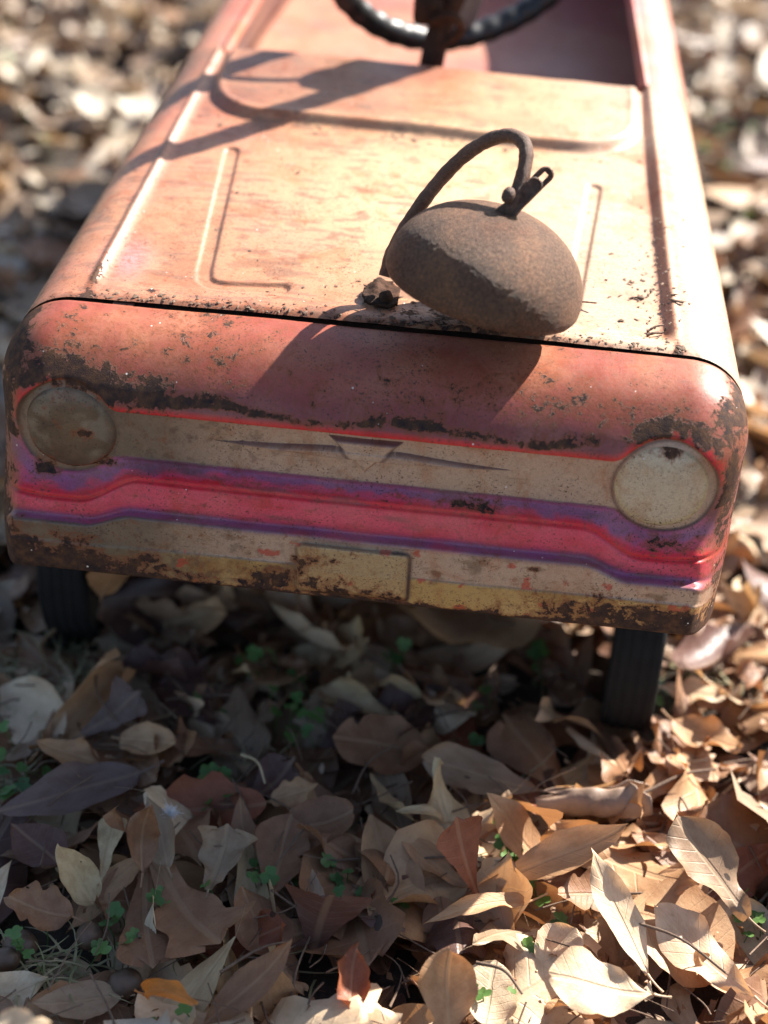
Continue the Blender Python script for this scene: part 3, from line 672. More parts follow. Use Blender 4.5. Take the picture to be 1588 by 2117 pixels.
rd_ = np.random.default_rng(808); VV, FF, off = [], [], 0
for q in range(620):
    t_ = rd_.uniform()
    if t_ < .35: x, y = rd_.uniform(-.16, .165), SEAM+.003+abs(rd_.normal(0, .004))
    elif t_ < .60: x, y = rd_.normal(.03, .04), rd_.normal(.075, .014)
    elif t_ < .80: x, y = rd_.normal(.150, .008), rd_.uniform(.065, .20)
    elif t_ < .90: x, y = rd_.uniform(-.155, .155), rd_.normal(.268, .004)
    else: x, y = rd_.uniform(-.17, .17), rd_.uniform(.06, .36)
    if not (SEAM+.0026 < y < .36 and abs(x) < .18): continue
    sz = rd_.uniform(.0003, .0011)*(1.8 if rd_.uniform() < .12 else 1); p = np.array([x, y, hood_z(x, y)+.0002]); tt = np.sort(rd_.uniform(0, 6.283, 5)); a_ = rd_.uniform(0, 3.14)
    rx_, ry_ = sz*np.cos(tt)*rd_.uniform(1, 2.2), sz*np.sin(tt); ring = np.stack([rx_*math.cos(a_)-ry_*math.sin(a_), rx_*math.sin(a_)+ry_*math.cos(a_), rd_.uniform(0, .3, 5)*sz], 1)
    VV.append(np.vstack([ring, [[0, 0, sz*.7]]])+p); FF.append(np.array([[j, (j+1) % 5, 5] for j in range(5)])+off); off += 6
tagged(mesh_np('hood_grit', np.vstack(VV), np.vstack(FF), BARK, smooth=False), 'grit and bark dust caught along the hood seam, grooves and bell base', 'grit', None, 'stuff')

# ---------------------------------------------------------------- ground
def ground_h(x, y):
    h = .010*(fbm(x, y, sc=4.0, o=3, s=101)-.5) + .006*(fbm(x, y, sc=14, o=2, s=102)-.5)
    h = h + .030*np.exp(-(((x-.30)/.10)**2+((y-.03)/.10)**2)) + .012*np.exp(-(((x-.12)/.14)**2+((y+.10)/.10)**2))
    h = h - .004
    return h
def build_ground():
    N = NT('leafy_soil'); co = N.obj()
    v1 = N.n('TexVoronoi'); v1.inputs['Scale'].default_value = 22; N.l(co, v1.inputs['Vector'])
    sc_ = N.n('SeparateColor'); N.l(v1.outputs['Color'], sc_.inputs[0])
    c = N.ramp(sc_.outputs[0], [(0, (.045, .03, .02)), (.4, (.13, .08, .05)), (.75, (.24, .16, .10)), (1, (.36, .28, .19))])
    n1 = N.noise(60, 6, .7, co); c = N.mix(N.mr(n1, .35, .6, .75, 0.1), c, (.035, .025, .018))
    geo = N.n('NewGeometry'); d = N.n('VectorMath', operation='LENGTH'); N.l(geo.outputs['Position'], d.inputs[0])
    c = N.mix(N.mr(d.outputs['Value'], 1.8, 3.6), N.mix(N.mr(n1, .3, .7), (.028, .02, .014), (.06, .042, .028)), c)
    N.l(c, N.b.inputs['Base Color']); N.b.inputs['Roughness'].default_value = .9
    N.l(N.bump(N.math('ADD', n1, v1.outputs['Distance']), 1, .01), N.b.inputs['Normal'])
    g = np.concatenate([-np.geomspace(100, 2.2, 14), np.linspace(-2, 2, 161), np.geomspace(2.2, 100, 14)])
    X, Y = np.meshgrid(g, g+.5, indexing='ij'); Z = ground_h(X, Y)*sst(6, 3, np.hypot(X, Y))
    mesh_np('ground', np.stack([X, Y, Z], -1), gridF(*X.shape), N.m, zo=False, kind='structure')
build_ground()

# ---------------------------------------------------------------- leaves
def leaf_material(name, stops, holes=False, pale=False, rough=.42, trans=.22, spots=.5):
    N = NT(name); uv = N.n('UVMap').outputs[0]; sx = N.n('SeparateXYZ'); N.l(uv, sx.inputs[0]); U, Vv = sx.outputs[0], sx.outputs[1]
    oi = N.n('ObjectInfo'); ra = N.attr('rnd').outputs['Fac']
    rnd = N.math('FRACT', N.math('ADD', oi.outputs['Random'], ra))
    rnd2 = N.math('FRACT', N.math('MULTIPLY', rnd, 17.3))
    co = N.n('Combine XYZ'.replace(' ', '')); 
    base = N.ramp(rnd, stops)
    vec = N.n('VectorMath', operation='SCALE'); N.l(uv, vec.inputs[0]); vec.inputs['Scale'].default_value = 1.0
    add = N.n('VectorMath', operation='ADD'); N.l(uv, add.inputs[0]); cb = N.n('CombineXYZ'); N.l(N.math('MULTIPLY', rnd, 91.0), cb.inputs[0]); N.l(N.math('MULTIPLY', rnd2, 37.0), cb.inputs[1]); N.l(cb.outputs[0], add.inputs[1])
    p = add.outputs[0]
    au = N.math('ABSOLUTE', U)
    mid = N.mr(au, .018, .05, 1, 0)
    ph = N.math('FRACT', N.math('ADD', N.math('MULTIPLY', Vv, 8.5), N.math('MULTIPLY', au, -3.4)))
    sv = N.mr(N.math('ABSOLUTE', N.math('SUBTRACT', ph, .5)), .0, .085, 1, 0)
    sv = N.math('MULTIPLY', sv, N.mr(au, .35, .62, .8, 0))
    vein = N.math('MAXIMUM', mid, N.math('MULTIPLY', sv, .45))
    n1 = N.noise(5, 5, .6, p); n2 = N.noise(26, 5, .65, p); n3 = N.noise(90, 3, .6, p)
    c = N.mix(N.mr(n1, .35, .68, 0, .55), base, N.mix(1, base, (.62, .50, .42), 'MULTIPLY'))
    c = N.mix(N.mr(n2, .55, .75, 0, .5), c, N.mix(1, base, (.55, .38, .28), 'MULTIPLY'))
    c = N.mix(N.math('MULTIPLY', vein, .34), c, N.mix(.55, base, (.50, .36, .22)))
    c = N.mix(N.mr(au, .36, .52, 0, .40), c, N.mix(1, base, (.60, .42, .32), 'MULTIPLY'))
    vo = N.n('TexVoronoi'); vo.inputs['Scale'].default_value = 3.2; N.l(p, vo.inputs['Vector']); s2 = N.n('SeparateColor'); N.l(vo.outputs['Color'], s2.inputs[0])
    spot = N.math('MULTIPLY', N.math('LESS_THAN', N.math('ADD', vo.outputs['Distance'], N.math('MULTIPLY', n2, .12)), N.math('MULTIPLY', s2.outputs[1], .22)), N.math('GREATER_THAN', s2.outputs[0], 1-.45*spots))
    c = N.mix(N.math('MULTIPLY', spot, .85), c, (.028, .018, .014))
    N.l(c, N.b.inputs['Base Color']); N.l(N.mr(n2, .3, .7, rough-.06, rough+.16), N.b.inputs['Roughness']); N.b.inputs['Specular IOR Level'].default_value = .36
    h = N.math('ADD', N.math('MULTIPLY', vein, .9), N.math('ADD', N.math('MULTIPLY', n2, .5), N.math('MULTIPLY', n3, .22)))
    b = N.bump(h, .5, .0011); N.l(b, N.b.inputs['Normal'])
    tr = N.n('BsdfTranslucent'); N.l(N.mix(1, c, (1.0, .70, .42), 'MULTIPLY'), tr.inputs[0]); N.l(b, tr.inputs[1])
    mx = N.n('MixShader'); mx.inputs[0].default_value = trans; N.l(N.b.outputs[0], mx.inputs[1]); N.l(tr.outputs[0], mx.inputs[2])
    out = mx.outputs[0]
    if holes:
        vh = N.n('TexVoronoi'); vh.inputs['Scale'].default_value = 2.1; N.l(p, vh.inputs['Vector']); s3 = N.n('SeparateColor'); N.l(vh.outputs['Color'], s3.inputs[0])
        hole = N.math('MULTIPLY', N.math('LESS_THAN', N.math('ADD', vh.outputs['Distance'], N.math('MULTIPLY', n2, .08)), N.math('MULTIPLY', s3.outputs[1], .26)), N.math('GREATER_THAN', s3.outputs[0], .5))
        tp = N.n('BsdfTransparent'); m2 = N.n('MixShader'); N.l(hole, m2.inputs[0]); N.l(out, m2.inputs[1]); N.l(tp.outputs[0], m2.inputs[2]); out = m2.outputs[0]
    N.l(out, N.out.inputs[0]); return N.m
BR = [(0, (.13, .065, .040)), (.18, (.25, .14, .078)), (.38, (.36, .22, .125)), (.55, (.26, .125, .072)), (.72, (.48, .33, .20)), (.88, (.62, .49, .33)), (1, (.20, .105, .07))]
M_MIX = leaf_material('dry_leaf_mixed', BR)
M_HOLE = leaf_material('dry_leaf_mixed_with_holes', BR, holes=True)
M_FAR = leaf_material('dry_leaf_sun_bleached', [(0, (.10, .065, .045)), (.15, (.24, .17, .115)), (.32, (.40, .32, .23)), (.5, (.14, .085, .055)), (.66, (.48, .41, .31)), (.86, (.68, .63, .52)), (1, (.30, .17, .095))], rough=.36, trans=.15)
def tone(name, a, b, **k): return leaf_material(name, [(0, tuple(min(.72, q*f) for q, f in zip(a, (1.32, 1.24, 1.16)))), (1, tuple(min(.70, q*f) for q, f in zip(b, (1.32, 1.24, 1.16))))], **k)
M_PALE = tone('pale_tan_leaf', (.46, .38, .24), (.40, .31, .19), spots=.2)
M_TAN = tone('tan_leaf', (.40, .26, .15), (.33, .20, .11), spots=.3)
M_TANH = tone('tan_leaf_holed', (.46, .34, .22), (.40, .28, .17), spots=.3, holes=True)
M_BROWN = tone('brown_leaf', (.22, .125, .072), (.18, .10, .06), spots=.3)
M_BROWNH = tone('brown_leaf_holed', (.25, .145, .085), (.20, .11, .066), spots=.5, holes=True)
M_GREY = tone('grey_brown_leaf', (.26, .20, .14), (.22, .16, .11), spots=1.0)
M_MAUVE = tone('mauve_leaf', (.155, .115, .105), (.135, .10, .095), spots=.3, rough=.7)
M_DARK = tone('dark_purple_brown_leaf', (.105, .058, .05), (.085, .047, .04), spots=.2, rough=.34)
M_RED = tone('red_brown_leaf', (.24, .085, .045), (.21, .075, .04), spots=.5)
M_ORANGE = tone('orange_leaf', (.55, .24, .055), (.50, .21, .05), trans=.45, spots=.2)
M_WHITE = tone('bleached_leaf', (.58, .46, .33), (.52, .40, .28), spots=.25)
M_WHITEH = tone('bleached_leaf_holed', (.58, .47, .34), (.52, .42, .30), spots=.25, holes=True)

def half_width(kind, t):
    if kind == 'ovate': return np.sin(np.pi*t**.78)**.85*.5 if np.isscalar(t) else np.sin(np.pi*t**.78)**.85*.5
    if kind == 'obovate': return np.sin(np.pi*t**1.55)**.72*.5
    if kind == 'lance': return np.sin(np.pi*t)**1.0*.5*(1-.15*t)
    if kind == 'wedge': return (.06+.44*t**1.3)*np.where(t > .86, np.sqrt(np.clip(1-((t-.86)/.14)**2, 0, 1)), 1)
    if kind == 'lobed': return (.05+.46*t**1.1)*(1+.16*np.sin(t*15))*np.where(t > .88, np.sqrt(np.clip(1-((t-.88)/.12)**2, 0, 1)), 1)
    if kind == 'round': return np.sqrt(np.clip(1-(2*t-1)**2, 0, 1))*.5
    if kind == 'oak': return (np.sin(np.pi*t**.9)**.7*.5)*(1+.17*np.sin(t*20+.5))
def leaf_geo(kind, L, W, k1=0, k2=0, tw=0, rip=.0, fold=0, seed=0, nt=15, nu=9, stem=.25, sbend=0):
    """k1: radians of curl along the leaf, k2: radians of cupping across, tw: twist"""
    r = np.random.default_rng(seed); ph = r.uniform(0, 6, 6)
    t = (1-np.cos(np.linspace(0, np.pi, nt)))/2; t = .5*t + .5*np.linspace(0, 1, nt); t = np.clip(t, .004, .996)
    u = np.linspace(-1, 1, nu); T, Ug = np.meshgrid(t, u, indexing='ij')
    hw = half_width(kind, T)*W*(1+.05*np.sin(T*9+ph[0])*np.sign(Ug)+.022*np.sin(T*27+ph[1]*3+Ug)+.014*np.sin(T*49+ph[2]*5+2*Ug)*(nt > 12))
    if seed % 5 == 2: hw = hw*(1-.45*np.exp(-((T-r.uniform(.45, .8))/.05)**2)*(Ug*(1 if seed % 2 else -1) > 0))
    if kind in ('lobed', 'wedge') : tipadd = .05*L*np.cos(Ug*np.pi*1.5)*sst(.6, 1, T)
    else: tipadd = 0
    x = Ug*hw; y = T*L + tipadd; y = y + .02*L*np.sin(Ug*2+ph[1])*T
    x = x + .05*L*np.sin(T*2.6+ph[2])*sst(0, 1, T)
    z = np.abs(x)*fold + rip*L*(np.sin(T*9+ph[3])*Ug + .7*np.sin(T*15+ph[4])*np.abs(Ug)*Ug + .35*np.sin(T*22+ph[0])*Ug**4)*np.abs(Ug)
    z = z + .012*L*np.sin(T*6+ph[5])
    if abs(k2) > 1e-3:
        kk = k2/(W*.5); xx = np.sin(kk*x)/kk; z = z + (1-np.cos(kk*x))/kk; x = xx
    a = tw*(T-.5); x, z = x*np.cos(a)-z*np.sin(a), x*np.sin(a)+z*np.cos(a)
    if abs(k1) > 1e-3:
        kk = k1/L; yc = y-.5*L; rr = 1/kk - z; y2 = np.sin(kk*yc)*rr; z = 1/kk - np.cos(kk*yc)*rr; y = y2 + .5*L
    if sbend: z = z + sbend*L*np.sin((T-.3)*6)
    V = np.stack([x, y-.5*L, z], -1).reshape(-1, 3); F = gridF(nt, nu)
    uv = np.stack([(Ug*half_width(kind, T)*1.0), T], -1).reshape(-1, 2)
    if stem:
        b = (np.array([x[0].mean(), y[0].mean()-.5*L, z[0].mean()])); d = np.array([0.15*math.sin(ph[2]), -1, .25*math.sin(ph[3])]); d /= np.linalg.norm(d)
        pth = [b + d*stem*L*q + np.array([0, 0, .04*L*q*q]) for q in np.linspace(-.02, 1, 5)]
        v, f = tube(pth, [.0009, .0007, .0006, .0006, .0008], 5, cap=False); F = np.vstack([F, f+len(V)]); V = np.vstack([V, v]); uv = np.vstack([uv, np.tile([0.0, 0.02], (len(v), 1))])
    return V, F, uv
def zrot(V, Rm): return V@np.array(Rm).T
def rot3(rz, rx, ry):
    return np.array((Matrix.Rotation(rz, 3, 'Z')@Matrix.Rotation(rx, 3, 'X')@Matrix.Rotation(ry, 3, 'Y')))
def gpoint(u, v, z):
    d = FWD + RGT*(u-794)/FPX - UPV*(v-1058.5)/FPX; t = (z-CAM[2])/d[2]; return CAM+d*t
def project(P):
    d = P-CAM; w_ = d@FWD; return 794+FPX*(d@RGT)/w_, 1058.5-FPX*(d@UPV)/w_, w_

# ---- leaves one can pick out: (base px, tip px, height, kind, width/length, material, curl, cup, twist, ripple, tilt across, label)
H = [
 ((190,1868),(122,1738),.030,'ovate',.50,M_PALE,.5,.5,.2,.03,.35,'pale greenish tan oval leaf standing tip up, left of a pale folded triangular leaf'),
 ((213,1815),(235,1690),.034,'wedge',.60,M_PALE,.4,.7,.3,.03,-.3,'pale folded triangular leaf with its point down, right of the pale oval leaf'),
 ((290,1800),(300,1640),.045,'lance',.55,M_BROWN,1.6,1.2,.8,.04,.5,'tall brown leaf curled lengthwise, standing over the pale triangular leaf'),
 ((350,1800),(310,1650),.040,'ovate',.42,M_GREY,.5,.8,-.3,.02,-.4,'grey tan leaf standing behind the tall curled brown leaf'),
 ((300,1795),(305,2005),.026,'wedge',.50,M_BROWN,.3,.2,.0,.015,.1,'smooth brown wedge leaf, point up, between the pale oval and veined lobed leaves'),
 ((320,1790),(455,1960),.032,'lobed',.72,M_BROWNH,.4,.4,.2,.03,.15,'large brown lobed leaf with clear pale veins and a hole, left of centre'),
 ((430,1850),(470,1715),.034,'lobed',.95,M_GREY,.9,.9,-.4,.05,.1,'grey tan lobed leaf with black spots, folded over at its top'),
 ((557,1862),(610,1690),.032,'obovate',.62,M_BROWN,.3,.4,.1,.02,.15,'brown teardrop leaf with its narrow end down, right of the spotted leaf'),
 ((590,1720),(735,1680),.036,'round',.75,M_BROWN,.5,.5,.2,.03,.25,'broad warm brown leaf resting on top of the brown teardrop leaf'),
 ((650,1960),(680,1845),.034,'wedge',1.35,M_DARK,.3,-.5,.0,.02,.3,'dark purple brown triangular leaf with a straight upper edge, below centre'),
 ((275,2040),(400,2060),.046,'lance',.40,M_ORANGE,-1.8,1.3,1.0,.05,.2,'bright orange curled leaf glowing in the sun at the lower left'),
 ((250,2062),(65,2070),.024,'ovate',.45,M_GREY,.2,.3,.1,.01,-.1,'flat grey tan oval leaf lying at the lower left, under the blurred bright leaf'),
 ((-30,2135),(110,2110),.105,'ovate',.50,M_WHITE,.3,.3,.2,.02,.1,'out of focus bright leaf at the bottom left corner, nearest the camera'),
 ((425,2120),(610,1945),.034,'lance',.34,M_BROWN,.5,.5,.2,.02,.3,'long narrow brown leaf rising diagonally, half in shade at the bottom'),
 ((560,2110),(560,1975),.024,'ovate',.62,M_TAN,.3,.4,.1,.02,.3,'sunlit cream tan leaf with dark rib, behind the long diagonal leaf'),
 ((925,2150),(935,1958),.040,'obovate',.66,M_TAN,.4,.35,.1,.02,.25,'big smooth tan leaf standing upright in the sun at the bottom centre'),
 ((1350,2060),(1130,2030),.046,'obovate',.62,M_WHITE,.4,.3,.2,.04,.1,'large bleached leaf glaring white in the sun, bottom right of centre'),
 ((1120,2000),(1190,1920),.034,'round',.95,M_WHITEH,.3,.3,.1,.04,.2,'bleached leaf with insect holes, behind the large white one'),
 ((1330,2020),(1225,1755),.042,'lance',.36,M_WHITE,.6,.6,.5,.02,.5,'long white lance shaped leaf with dark midrib, standing up on the right'),
 ((1560,2070),(1345,1885),.036,'obovate',.42,M_WHITE,.6,.3,-.5,.05,-.2,'wavy bleached leaf stretching to the lower right corner'),
 ((1265,1850),(1148,1848),.040,'oak',.62,M_BROWN,.5,.6,.1,.04,.35,'wavy edged mid brown leaf, left of the white lance leaf'),
 ((985,1850),(935,1700),.046,'wedge',.80,M_RED,.3,.3,.4,.01,.5,'red brown triangular leaf standing point up in the lit area'),
 ((1110,1850),(878,1885),.050,'lance',.22,M_TAN,-1.0,1.2,.3,.03,.3,'thin pale leaf seen edge on, arched in front of the red brown triangle'),
 ((945,1885),(950,1960),.036,'round',1.10,M_DARK,-.7,-1.1,.0,.04,.1,'dark chocolate cupped leaf under the thin arched leaf'),
 ((1045,1820),(1300,1695),.044,'lance',.36,M_TAN,.5,.7,.3,.02,.5,'pointed tan leaf sweeping up to the right, behind the brown wavy leaf'),
 ((1540,1900),(1400,1680),.050,'obovate',.58,M_GREY,.6,.7,.3,.05,.3,'large crinkled grey tan leaf with a bright rim on the right'),
 ((1115,1640),(870,1575),.036,'obovate',.42,M_GREY,.3,.5,.2,.03,.1,'greyish mottled leaf with holes in shade left of the curled bark'),
 ((880,1560),(690,1520),.034,'round',.72,M_BROWN,.3,.4,.1,.03,.0,'big round dull brown leaf in the shade in front of the car'),
 ((290,1600),(-20,1670),.036,'ovate',.36,M_MAUVE,.2,.5,.1,.02,.1,'mauve grey leaf with felted surface at the left edge'),
 ((250,1530),(365,1535),.036,'round',.62,M_TAN,.4,.6,.1,.02,.1,'rounded pale tan leaf in shade, upper left of the litter'),
 ((170,1520),(290,1440),.036,'wedge',.90,M_MAUVE,.3,.4,.2,.03,.1,'dull mauve brown broad leaf left of the rounded tan leaf'),
 ((935,1690),(820,1660),.046,'lance',.26,M_PALE,-1.9,1.0,.5,.02,.2,'small curled crescent leaf catching the sun at the edge of the shade'),
 ((150,1900),(10,1860),.032,'oak',.75,M_BROWNH,.7,.8,.3,.06,.1,'crumpled brown leaf with holes at the left edge'),
 ((125,1790),(30,1700),.034,'ovate',.80,M_DARK,.4,.5,.2,.03,.1,'dark purplish leaf above the crumpled brown one at the left edge'),
 ((205,1580),(75,1530),.036,'ovate',.50,M_TAN,.5,.7,.2,.03,.2,'tan folded leaf at the left, above the mauve grey leaf'),
 ((560,1660),(660,1620),.036,'oak',.60,M_TAN,.6,.7,.3,.05,.1,'ragged orange tan leaf in shade above the broad brown leaf'),
 ((1120,1790),(1000,1640),.034,'ovate',.45,M_TAN,.4,.5,.2,.02,.3,'sun streaked tan leaf right of the crescent leaf'),
 ((1000,2120),(1030,1990),.030,'round',.85,M_WHITEH,.3,.4,.2,.03,.2,'whitish round leaf with a hole and clover over it, bottom centre right'),
 ((720,2100),(740,1960),.044,'oak',.70,M_RED,1.6,1.5,.6,.10,.2,'crumpled red brown leaf at the bottom, left of the big smooth tan leaf'),
 ((1420,1800),(1330,1720),.034,'ovate',.60,M_BROWN,.3,.4,.2,.03,.0,'flat brown leaf with two dark holes, right of the pointed tan leaf'),
 ((1390,1500),(1540,1560),.036,'ovate',.5,M_TAN,.8,.9,.3,.05,.3,'sunny tan curled leaf just right of the front tyre'),
 ((1360,1420),(1500,1440),.036,'obovate',.5,M_WHITE,.4,.5,.3,.05,.2,'bleached leaf in full sun beside the right front tyre'),
 ((210,1240),(235,1170),.075,'obovate',.65,M_TAN,.3,.3,.2,.02,.6,'sun struck pinkish leaf under the car beside the left wheel'),
]
heroes = []; blocked = []
ZR = np.array([0, 0, 1.0])
for i, (b, tpx, hgt, kind, wr, mat, k1, k2, tw, rip, tilt, label) in enumerate(H):
    A = gpoint(*b, hgt-.006); B = gpoint(*tpx, hgt+.006)
    up_lift = 0
    L = np.linalg.norm(B-A)
    # leaves that stand up: lift the tip so that the leaf faces the camera rather than lying stretched over the ground
    if tilt > .2 and (b[1]-tpx[1]) > 60:
        A = gpoint(*b, hgt-.012); D = gpoint(*tpx, hgt+.030); B = D; L = np.linalg.norm(B-A)
    L = min(L, .115)
    ydir = (B-A)/np.linalg.norm(B-A); c = (A+B)/2
    zdir = ZR*.9 + (-FWD)*.45 + RGT*tilt*.5; zdir = zdir - ydir*(zdir@ydir); zdir /= np.linalg.norm(zdir); xdir = np.cross(ydir, zdir)
    V, F, uv = leaf_geo(kind, L, L*wr, k1, k2, tw, rip, seed=100+i, nt=26, nu=15, stem=.16)
    me_o = mesh_np('fallen_leaf', V, F, mat, zo=False, uv=uv, attrs={'rnd': np.full(len(V), (i*.377) % 1)})
    me_o.matrix_world = Matrix(((xdir[0], ydir[0], zdir[0], c[0]), (xdir[1], ydir[1], zdir[1], c[1]), (xdir[2], ydir[2], zdir[2], c[2]), (0, 0, 0, 1)))
    tagged(me_o, label, 'leaf', 'fallen leaves under and around the car'); heroes.append(me_o); blocked.append((c, L*.32))

# ---- loose litter: variants of shape, each with its own curl
KINDS = [('ovate', .5), ('obovate', .52), ('lance', .33), ('wedge', .62), ('lobed', .7), ('round', .8), ('oak', .6), ('obovate', .42), ('lance', .4), ('wedge', .5)]
def variant(k, lo=False):
    r = np.random.default_rng(500+k); kd, wr = KINDS[k % len(KINDS)]; wr *= r.uniform(.85, 1.15)
    return leaf_geo(kd, 1.0, wr, r.normal(.5, 1.0), r.normal(.5, 1.0), r.normal(0, .7), abs(r.normal(.045, .035)), seed=k, nt=(7 if lo else 17), nu=(5 if lo else 9), stem=(0 if lo else .2))
NV = 40
hi_var = [variant(k) for k in range(NV)]; lo_var = [variant(k, True) for k in range(NV)]
hi_me = []
for k, (V, F, uv) in enumerate(hi_var):
    V = V.copy()
    if k >= 0: V[len(V)-25:] = V[len(V)-25:]
    o = mesh_np('fallen_leaf', V, F, M_HOLE if k % 3 == 1 else M_MIX, zo=False, uv=uv, attrs={'rnd': np.zeros(len(V))}); hi_me.append(o.data); bpy.data.objects.remove(o)
def scatter(n, x0, x1, y0, y1, seed):
    r = np.random.default_rng(seed); return np.stack([r.uniform(x0, x1, n), r.uniform(y0, y1, n)], 1)
pts = np.vstack([scatter(2900, -.62, .62, -.36, .62, 1), scatter(5200, -1.15, 1.15, .55, 2.3, 2), scatter(1500, -1.1, -.5, -.5, .7, 3), scatter(1500, .5, 1.1, -.5, .7, 4), scatter(500, -1.0, 1.0, -.8, -.3, 5), scatter(3600, -2.4, 2.4, 1.8, 4.4, 6), scatter(2600, -2.4, -1.05, -.6, 2.2, 7), scatter(2200, 1.05, 2.4, -.6, 2.2, 8)])
r = np.random.default_rng(77); n = len(pts)
size = np.clip(r.normal(.068, .020, n), .030, .112)
lay = r.uniform(0, 1, n)
zz = ground_h(pts[:, 0], pts[:, 1]) + .002 + .026*lay
tiltx = r.normal(0, .28, n); tilty = r.normal(0, .28, n); rz = r.uniform(0, 2*np.pi, n); flip = r.uniform(0, 1, n) < .35
var = r.integers(0, NV, n)
# nothing grows through the tyres
ok = np.ones(n, bool)
for wx, wy_ in ((-.1935, .150), (.172, .118), (-.18, .80), (.18, .80)):
    ok &= ~((np.abs(pts[:, 0]-wx) < .030) & (np.abs(pts[:, 1]-wy_) < .045))
# leave the places of the hand set leaves mostly clear
hb = np.zeros(n, bool)
for c, rad in blocked: hb |= (np.hypot(pts[:, 0]-c[0], pts[:, 1]-c[1]) < rad*.9)
zz = np.where(hb, np.minimum(zz, ground_h(pts[:, 0], pts[:, 1])+.006), zz)
# bare grassy patches at the left
bare = (np.hypot((pts[:, 0]+.20)/.07, (pts[:, 1]-.085)/.035) < 1) | (np.hypot((pts[:, 0]+.135)/.045, (pts[:, 1]+.135)/.018) < 1)
ok &= ~(bare & (r.uniform(0, 1, n) < .8))
P3 = np.column_stack([pts, zz]); uu, vv, dd = project(P3)
inview = (uu > -60) & (uu < 1650) & (vv > 0) & (vv < 2200) & ok
# hidden behind the car
hid = (pts[:, 0] > -.17) & (pts[:, 0] < .17) & (pts[:, 1] > .22) | (np.abs((uu-(60+445*(700-vv)/700*0)))<0)
score = np.where(inview & ~hid & (lay > .25), size/dd*(.7+.6*lay), -1)
# leaves that stick out too high near the camera are kept lower
order = np.argsort(-score); chosen = order[:300-len(heroes)-6]
SH = {'ovate': 'oval', 'obovate': 'paddle shaped', 'lance': 'narrow', 'wedge': 'wedge shaped', 'lobed': 'lobed', 'round': 'rounded', 'oak': 'wavy edged'}
LM = [((335, 2050), 'orange curled leaf'), ((160, 1790), 'pale oval leaf'), ((590, 1780), 'brown teardrop leaf'), ((680, 1890), 'dark triangular leaf'), ((400, 1870), 'veined lobed leaf'), ((450, 1770), 'black spotted leaf'), ((930, 2040), 'big smooth tan leaf'), ((1250, 2030), 'large white leaf'), ((1300, 1890), 'white lance leaf'), ((950, 1790), 'red triangular leaf'), ((1230, 1650), 'curled bark strip'), ((870, 1680), 'crescent leaf'), ((120, 1630), 'mauve leaf'), ((780, 1530), 'big round dull leaf'), ((300, 1530), 'rounded pale tan leaf'), ((1310, 1420), 'right front tyre'), ((120, 1260), 'left front tyre'), ((1460, 1740), 'crinkled grey leaf'), ((990, 1600), 'mottled grey leaf'), ((1200, 1740), 'pointed tan leaf'), ((80, 1880), 'crumpled leaf with holes'), ((1450, 1980), 'wavy bleached leaf'), ((550, 2030), 'long diagonal leaf'), ((500, 1320), 'dark gap below the left of the bumper'), ((900, 1340), 'shaded middle of the bumper'), ((1550, 1150), 'bumper at its right end'), ((1560, 700), 'right end of the hood seam'), ((1540, 400), 'right groove of the hood'), ((1500, 100), 'right rim of the cockpit'), ((60, 560), 'left end of the hood seam'), ((180, 300), 'left edge of the hood'), ((100, 80), 'left rim of the cockpit'), ((340, 60), 'left cockpit corner'), ((1120, 1500), 'gap beside the right tyre'), ((1500, 1560), 'sunny curled leaf by the tyre')]
TN = [('brown', M_BROWN), ('tan', M_TAN), ('greyish brown', M_GREY), ('dark brown', M_DARK), ('reddish brown', M_RED), ('pale tan', M_PALE), ('mid brown', M_BROWN), ('bleached', M_WHITE), ('holed tan', M_TANH), ('holed brown', M_BROWNH)]
TW = np.array([.26, .22, .07, .06, .08, .07, 0, .12, .06, .06]); TW /= TW.sum()
seen = {}
rl = np.random.default_rng(9)
for i in chosen:
    k = int(var[i]); o = bpy.data.objects.new('fallen_leaf', hi_me[k]); S.collection.objects.link(o)
    M = Matrix.Translation(Vector(P3[i]))@Matrix.Rotation(rz[i], 4, 'Z')@Matrix.Rotation(tiltx[i]+(math.pi if flip[i] else 0), 4, 'X')@Matrix.Rotation(tilty[i], 4, 'Y')@Matrix.Scale(size[i], 4)
    o.matrix_world = M
    tn, mt = TN[int(rl.choice(len(TN), p=TW))]
    o.material_slots[0].link = 'OBJECT'; o.material_slots[0].material = mt
    u_, v_ = uu[i], vv[i]; ds = sorted((math.hypot(u_-a[0], v_-a[1]), q) for q, (a, _) in enumerate(LM))
    sz_ = 'small' if size[i] < .055 else ('large' if size[i] > .078 else 'medium')
    for dist_, q in ds[:4]:
        (a, nm) = LM[q]; dx, dy = u_-a[0], v_-a[1]
        rel = ('right of' if dx > 0 else 'left of') if abs(dx) > abs(dy) else ('below' if dy > 0 else 'above')
        pre = 'just ' if math.hypot(dx, dy) < 90 else ''
        lab = '%s %s %s leaf lying %s%s the %s' % (sz_, tn, SH[KINDS[k % len(KINDS)][0]], pre, rel, nm)
        if lab not in seen and len(lab.split()) <= 16: break
    seen[lab] = 1
    tagged(o, lab, 'leaf', 'dry leaves of the litter')
def stuff_leaves(idx, name, label, variants, mat):
    VV, FF, UU, RR, off = [], [], [], [], 0
    for i in idx:
        V, F, uv = variants[int(var[i])]
        M = rot3(rz[i], tiltx[i]+(math.pi if flip[i] else 0), tilty[i])*size[i]
        VV.append(V@M.T+P3[i]); FF.append(F+off); UU.append(uv); RR.append(np.full(len(V), r.uniform())); off += len(V)
    o = mesh_np(name, np.vstack(VV), np.vstack(FF), mat, zo=False, uv=np.vstack(UU), attrs={'rnd': np.concatenate(RR)})
    tagged(o, label, 'leaf litter', None, 'stuff')
chs = set(chosen.tolist()); rest = [i for i in range(n) if ok[i] and i not in chs]
